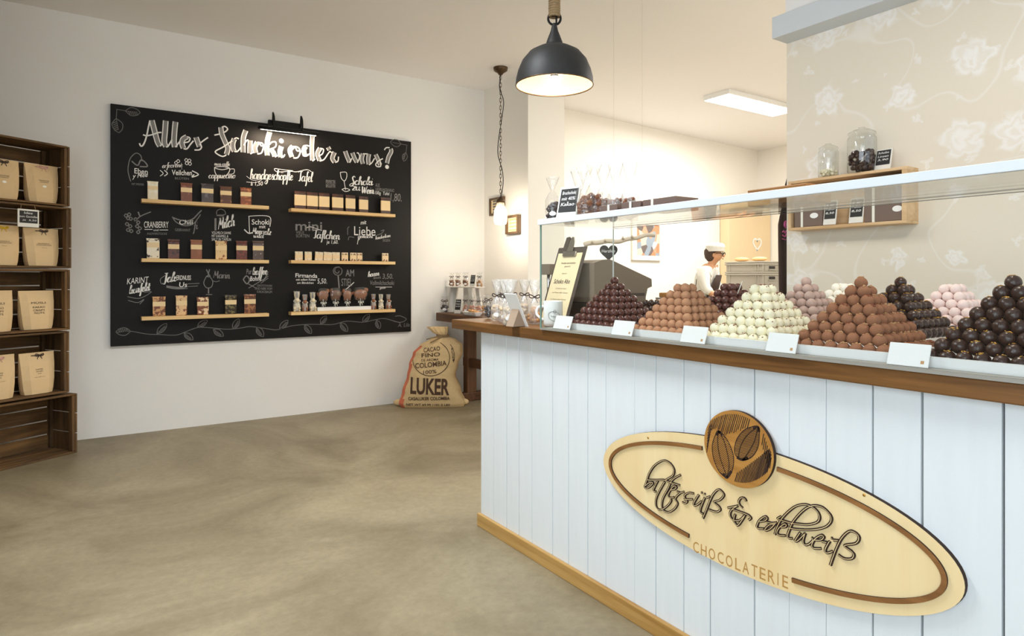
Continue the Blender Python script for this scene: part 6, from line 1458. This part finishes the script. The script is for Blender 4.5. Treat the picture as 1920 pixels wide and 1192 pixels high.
tc_ = thing('tall_cabinet', 'beige shallow tall cabinet with a white heart drawn on its front', 'cabinet', (8.8, 6.46, 0)); to_ = Vector((8.8, 6.46, 0))
loc(MB().bbox((8.29, 6.39, 0.06), (9.34, 6.555, 2.56), .006), to_).build('cabinet_body', 'fridge', tc_); loc(MB().box((8.31, 6.41, 0), (9.32, 6.55, .06)), to_).build('plinth', 'greycab', tc_)
hp = P(1420, 457, Y=6.385); mb = MB(); hpts = [Vector((hp.x+.0072*16*math.sin(t)**3*.9, 6.386, hp.z+.0066*(13*math.cos(t)-5*math.cos(2*t)-2*math.cos(3*t)-math.cos(4*t)))) for t in [2*PI*i/48 for i in range(49)]]
mb.ribbon(hpts, .026, (0, -1, 0)); loc(mb, to_).build('drawn_heart', 'card', tc_)
bt = thing('worktable', 'steel worktable under the grey crates in the back room', 'table', (6.95, 5.0, 0)); bo2 = Vector((6.95, 5.0, 0))
loc(MB().bbox((6.62, 4.25, .92), (8.3, 5.42, .96), .004), bo2).build('table_top', 'steel', bt)
for x in (6.68, 8.22):
    for y in (4.31, 5.36): loc(MB().cyl((x, y, 0), (x, y, .92), .022, 12), bo2).build('leg', 'steel', bt)
def euro(z0, z1, label, lid):
    t = thing('stacking_crate', label, 'crate', (7.12, 5.12, z0), 0, 'grey stacking crates in the back room'); X0, X1, Y0, Y1 = -.20, .20, -.28, .28; h_ = z1-z0
    MB().bbox((X0+.012, Y0+.012, 0), (X1-.012, Y1-.012, h_-.002), .01).build('crate_body', 'grey', t)
    mb = MB(); mb.bbox((X0, Y0, h_-.045), (X1, Y1, h_-.025), .003); mb.bbox((X0, Y0, h_-.018), (X1, Y1, h_-.0005), .003)
    for y in (Y0+.06, Y0+.10, Y1-.08): mb.box((X0+.004, y, .01), (X0+.013, y+.012, h_-.045))
    for x in (X0+.05, X1-.062): mb.box((x, Y0+.004, .01), (x+.012, Y0+.013, h_-.045))
    mb.build('ribs', 'grey', t); MB().bbox((-.06, Y0+.006, h_-.095), (.06, Y0+.0135, h_-.060), .003).build('handle_opening', 'greyd', t)
    mb = MB(); mb.bbox((-.075, Y0+.0, h_-.11), (.075, Y0+.012, h_-.1), .002); mb.build('handle_lip', 'grey', t)
euro(.9605, 1.372, 'lower grey stacking crate on the back room worktable', 0); euro(1.3725, 1.50, 'upper shallow grey stacking crate with tan packs on top', 1)
for yy_, lb in ((5.26, 'tan loaf-shaped paper pack lying on the upper grey crate, at the left'), (5.00, 'tan loaf-shaped paper pack lying on the upper grey crate, at the right')):
    t = thing('paper_pack', lb, 'pack', (7.08, yy_, 1.5006), math.radians(80)); MB().ball((0, 0, .030), 1, 0, 16, 9, (.115, .06, .030), .02).build('pack_body', 'loaf', t)
ck = thing('steel_fridge', 'grey steel appliance at the right behind the stacked crates', 'appliance', (7.75, 4.95, .9605)); MB().bbox((-.30, -.05, 0), (.45, .42, .52), .008).build('appliance_body', 'greycab', ck); MB().bbox((-.28, -.062, .30), (.43, -.05, .50), .003).build('appliance_door', 'steel', ck)
p = P(1450, 547, D=7.4); t = tray('white_tub', p.x-.13, 4.30, p.x+.13, 4.55, .9605, .14, 'white tub on the worktable left of the hanging apron', None, .02)

# steel scale and tools behind the display trays
kx, ky = 2.69, 2.41
sc_ = thing('kitchen_scale', 'steel-topped kitchen scale at the rear of the counter behind milk truffles', 'scale', (kx, ky, ZC)); MB().bbox((-.055, -.095, 0), (.055, .095, .085), .006).build('scale_body', 'white', sc_); MB().bbox((-.0565, -.085, .03), (-.055, .085, .062), .001).build('dark_panel', 'regdark', sc_); MB().cyl((0, 0, .085), (0, 0, .110), .03, 16).build('scale_column', 'steel', sc_); MB().bbox((-.062, -.10, .110), (.062, .10, .120), .003).build('weighing_plate', 'steel', sc_)
zz_ = ZC+.1206; yq = P(1308, 540, X=2.62).y
t = thing('wooden_board', 'small reddish wooden board lying on the kitchen scale', 'board', (2.69, 2.40, zz_), 0); MB().bbox((-.055, -.12, 0), (.055, .09, .026), .004).build('board_body', 'tray_wood', t)
t = thing('palette_knife', 'palette knife leaning on the small wooden board', 'knife', (2.66, 2.31, zz_+.0266)); MB().tube([(-.0, .0, .004), (.03, -.03, .006)], .008, 8).build('handle', 'black', t); MB().bbox((-.012, -.10, .004), (.012, -.0, .0055), .0005, 0, Matrix.Rotation(.7, 4, 'Z')).build('blade', 'steel', t)
bw = thing('steel_bowl', 'shallow steel bowl beside the dark truffles at the counter rear', 'bowl', (2.45, 2.41, ZC)); MB().lathe([(.001, .003), (.05, .002), (.075, .03), (.085, .075), (.088, .078), (.083, .075), (.072, .032), (.048, .006), (.001, .006)], 32).build('bowl_body', 'steel', bw)
# thin skewers stuck in the heaps
for px, y0, y1, X, lb, m_ in ((1306, 523, 548, 1.98, 'thin dark pick stuck in the light milk truffle pyramid', 'black'), (1392, 527, 546, 1.80, 'pale wooden pick stuck in the white truffle pyramid', 'frame_w')):
    a, b = P(px, y0, X=X), P(px-3 if m_ == 'black' else px-9, y1+4, X=X); t = thing('cocktail_pick', lb, 'pick', b); MB().cyl((0, 0, 0), a-b, .0014, 6).build('stick', m_, t)

# ================================================================== person working in the back room
pp = P(1313, 500, D=7.85); pe = thing('person', 'person in white cap, glasses, white shirt and dark apron bending over work', 'person', (pp.x, pp.y, 0), math.atan2(RT.y, RT.x)-.62)
def skin_mesh(name, chains, m_, parent, sub=2):
    """chains: lists of (x, y, z, radius); points shared by position are welded"""
    key = {}; vs = []; rs = []; es = []
    for ch in chains:
        prev = None
        for x, y, z, r in ch:
            k = (round(x, 4), round(y, 4), round(z, 4))
            if k not in key: key[k] = len(vs); vs.append((x, y, z)); rs.append(r)
            if prev is not None: es.append((prev, key[k]))
            prev = key[k]
    me = bpy.data.meshes.new(name); me.from_pydata(vs, es, []); o = bpy.data.objects.new(name, me); COL.objects.link(o)
    md = o.modifiers.new('skin', 'SKIN'); md.use_smooth_shade = True
    for i, r in enumerate(rs): me.skin_vertices[0].data[i].radius = (r, r)
    me.skin_vertices[0].data[0].use_root = True
    sb = o.modifiers.new('sub', 'SUBSURF'); sb.levels = sub; sb.render_levels = sub
    dg = bpy.context.evaluated_depsgraph_get(); dg.update(); me2 = bpy.data.meshes.new_from_object(o.evaluated_get(dg)); bpy.data.objects.remove(o)
    o = bpy.data.objects.new(name, me2); COL.objects.link(o); me2.materials.clear(); me2.materials.append(M[m_]); o.parent = parent
    for pl_ in me2.polygons: pl_.use_smooth = True
    return o
pel = (0, 0, .94, .12); spine = [pel, (.02, 0, 1.10, .115), (.07, 0, 1.27, .13), (.11, 0, 1.39, .10), (.135, 0, 1.45, .052), (.16, 0, 1.50, .050)]
hx, hz = .195, 1.565
body = [spine, [(.16, 0, 1.50, .05), (.175, 0, 1.54, .075), (hx, 0, hz, .088), (hx-.01, 0, hz+.06, .075)]]
for s in (-1, 1):
    body.append([pel, (0, s*.09, .88, .10), (.01, s*.10, .50, .062), (-.02, s*.10, .10, .042), (.06, s*.11, .04, .04), (.14, s*.12, .03, .03)])
    wr = (.42, s*.16, 1.055, .026); body.append([(.11, 0, 1.39, .10), (.10, s*.17, 1.38, .058), (.14, s*.22, 1.16, .045), (.30, s*.20, 1.06, .036), wr, (.48, s*.15, 1.045, .032)])
    for k, (dx, dy, ln) in enumerate(((.0, .028, .06), (.01, .010, .075), (.005, -.010, .07), (-.005, -.028, .055))):
        body.append([(.48, s*.15, 1.045, .032), (.52+dx, s*(.15+dy), 1.035, .0095), (.52+dx+ln*.6, s*(.15+dy), 1.022, .0085), (.52+dx+ln, s*(.15+dy*.95), 1.003, .0075)])
    body.append([(.48, s*.15, 1.045, .032), (.485, s*.112, 1.03, .010), (.515, s*.10, 1.015, .009)])
bd = skin_mesh('body', body, 'skin', pe)
fc = MB()   # facial features are small raised forms on the head
fc.ball((hx+.088, 0, hz-.005), .014, 0, 8, 6, (1.2, .8, 1.5)); fc.build('nose', 'skin', bd)
for s in (-1, 1): MB().ball((hx-.005, s*.080, hz), .022, 0, 8, 6, (.7, .35, 1.1)).build('ear', 'skin', bd); MB().ball((hx+.074, s*.030, hz+.018), .010, 0, 8, 6).build('eye', 'card', bd)
M['lip'] = mat('lips', (176, 104, 88), .5); MB().ball((hx+.078, 0, hz-.042), .018, 0, 8, 5, (.45, 1.2, .35)).build('mouth', 'lip', bd)
MB().lathe([(.001, -.085), (.05, -.07), (.082, -.03), (.092, .02), (.09, .06), (.06, .10), (.001, .112)], 20, 0, (hx-.052, 0, hz+.0), True, True).build('hair', 'hair', bd)
MB().lathe([(.102, .045), (.106, .06), (.106, .085), (.112, .10), (.10, .135), (.05, .150), (.001, .152)], 24, 0, (hx-.012, 0, hz), False).build('cap', 'shirt', pe)
gl = MB()
for s in (-1, 1): gl.tube([(hx+.088, s*.034+math.cos(2*PI*i/16)*.024, hz+.016+math.sin(2*PI*i/16)*.018) for i in range(16)], .004, 5, 0, True); gl.tube([(hx+.086, s*.056, hz+.022), (hx+.02, s*.088, hz+.022)], .004, 5)
gl.tube([(hx+.09, -.010, hz+.02), (hx+.09, .010, hz+.02)], .004, 5); gl.build('glasses', 'black', pe)
def grow(ch, d): return [(x, y, z, r+d) for x, y, z, r in ch]
sh = [grow([pel, (.02, 0, 1.10, .115), (.07, 0, 1.27, .13), (.11, 0, 1.39, .10), (.13, 0, 1.44, .056)], .014)]
for s in (-1, 1): sh.append(grow([(.11, 0, 1.39, .10), (.10, s*.17, 1.38, .058), (.14, s*.22, 1.16, .045), (.22, s*.21, 1.11, .042)], .014))
skin_mesh('shirt', sh, 'shirt', pe); M['trousers'] = mat('dark_trousers', (52, 48, 48), .85)
tr_ = [grow([pel, (.005, 0, 1.0, .12)], .016)]
for s in (-1, 1): tr_.append(grow([pel, (0, s*.09, .88, .10), (.01, s*.10, .50, .062), (-.02, s*.10, .10, .046)], .014))
skin_mesh('trousers', tr_, 'trousers', pe)
mb = MB(); vs = []; fs = []; n = 12
rows = [(.50, .14, .20), (.75, .15, .20), (.95, .155, .19), (1.10, .165, .17), (1.20, .205, .14), (1.33, .235, .10)]
for z, x, hw in rows:
    for j in range(n+1): y = -hw+2*hw*j/n; vs.append((x-.9*y*y, y, z))
for i in range(len(rows)-1):
    for j in range(n): fs.append((i*(n+1)+j, i*(n+1)+j+1, (i+1)*(n+1)+j+1, (i+1)*(n+1)+j))
mb.add(vs, fs, 0, True); o = mb.build('apron', 'apron', pe); md = o.modifiers.new('s', 'SOLIDIFY'); md.thickness = .006
for s in (-1, 1): MB().ball((.07, s*.112, .042), .05, 0, 12, 8, (2.4, .9, .8)).build('shoe', 'black', pe)
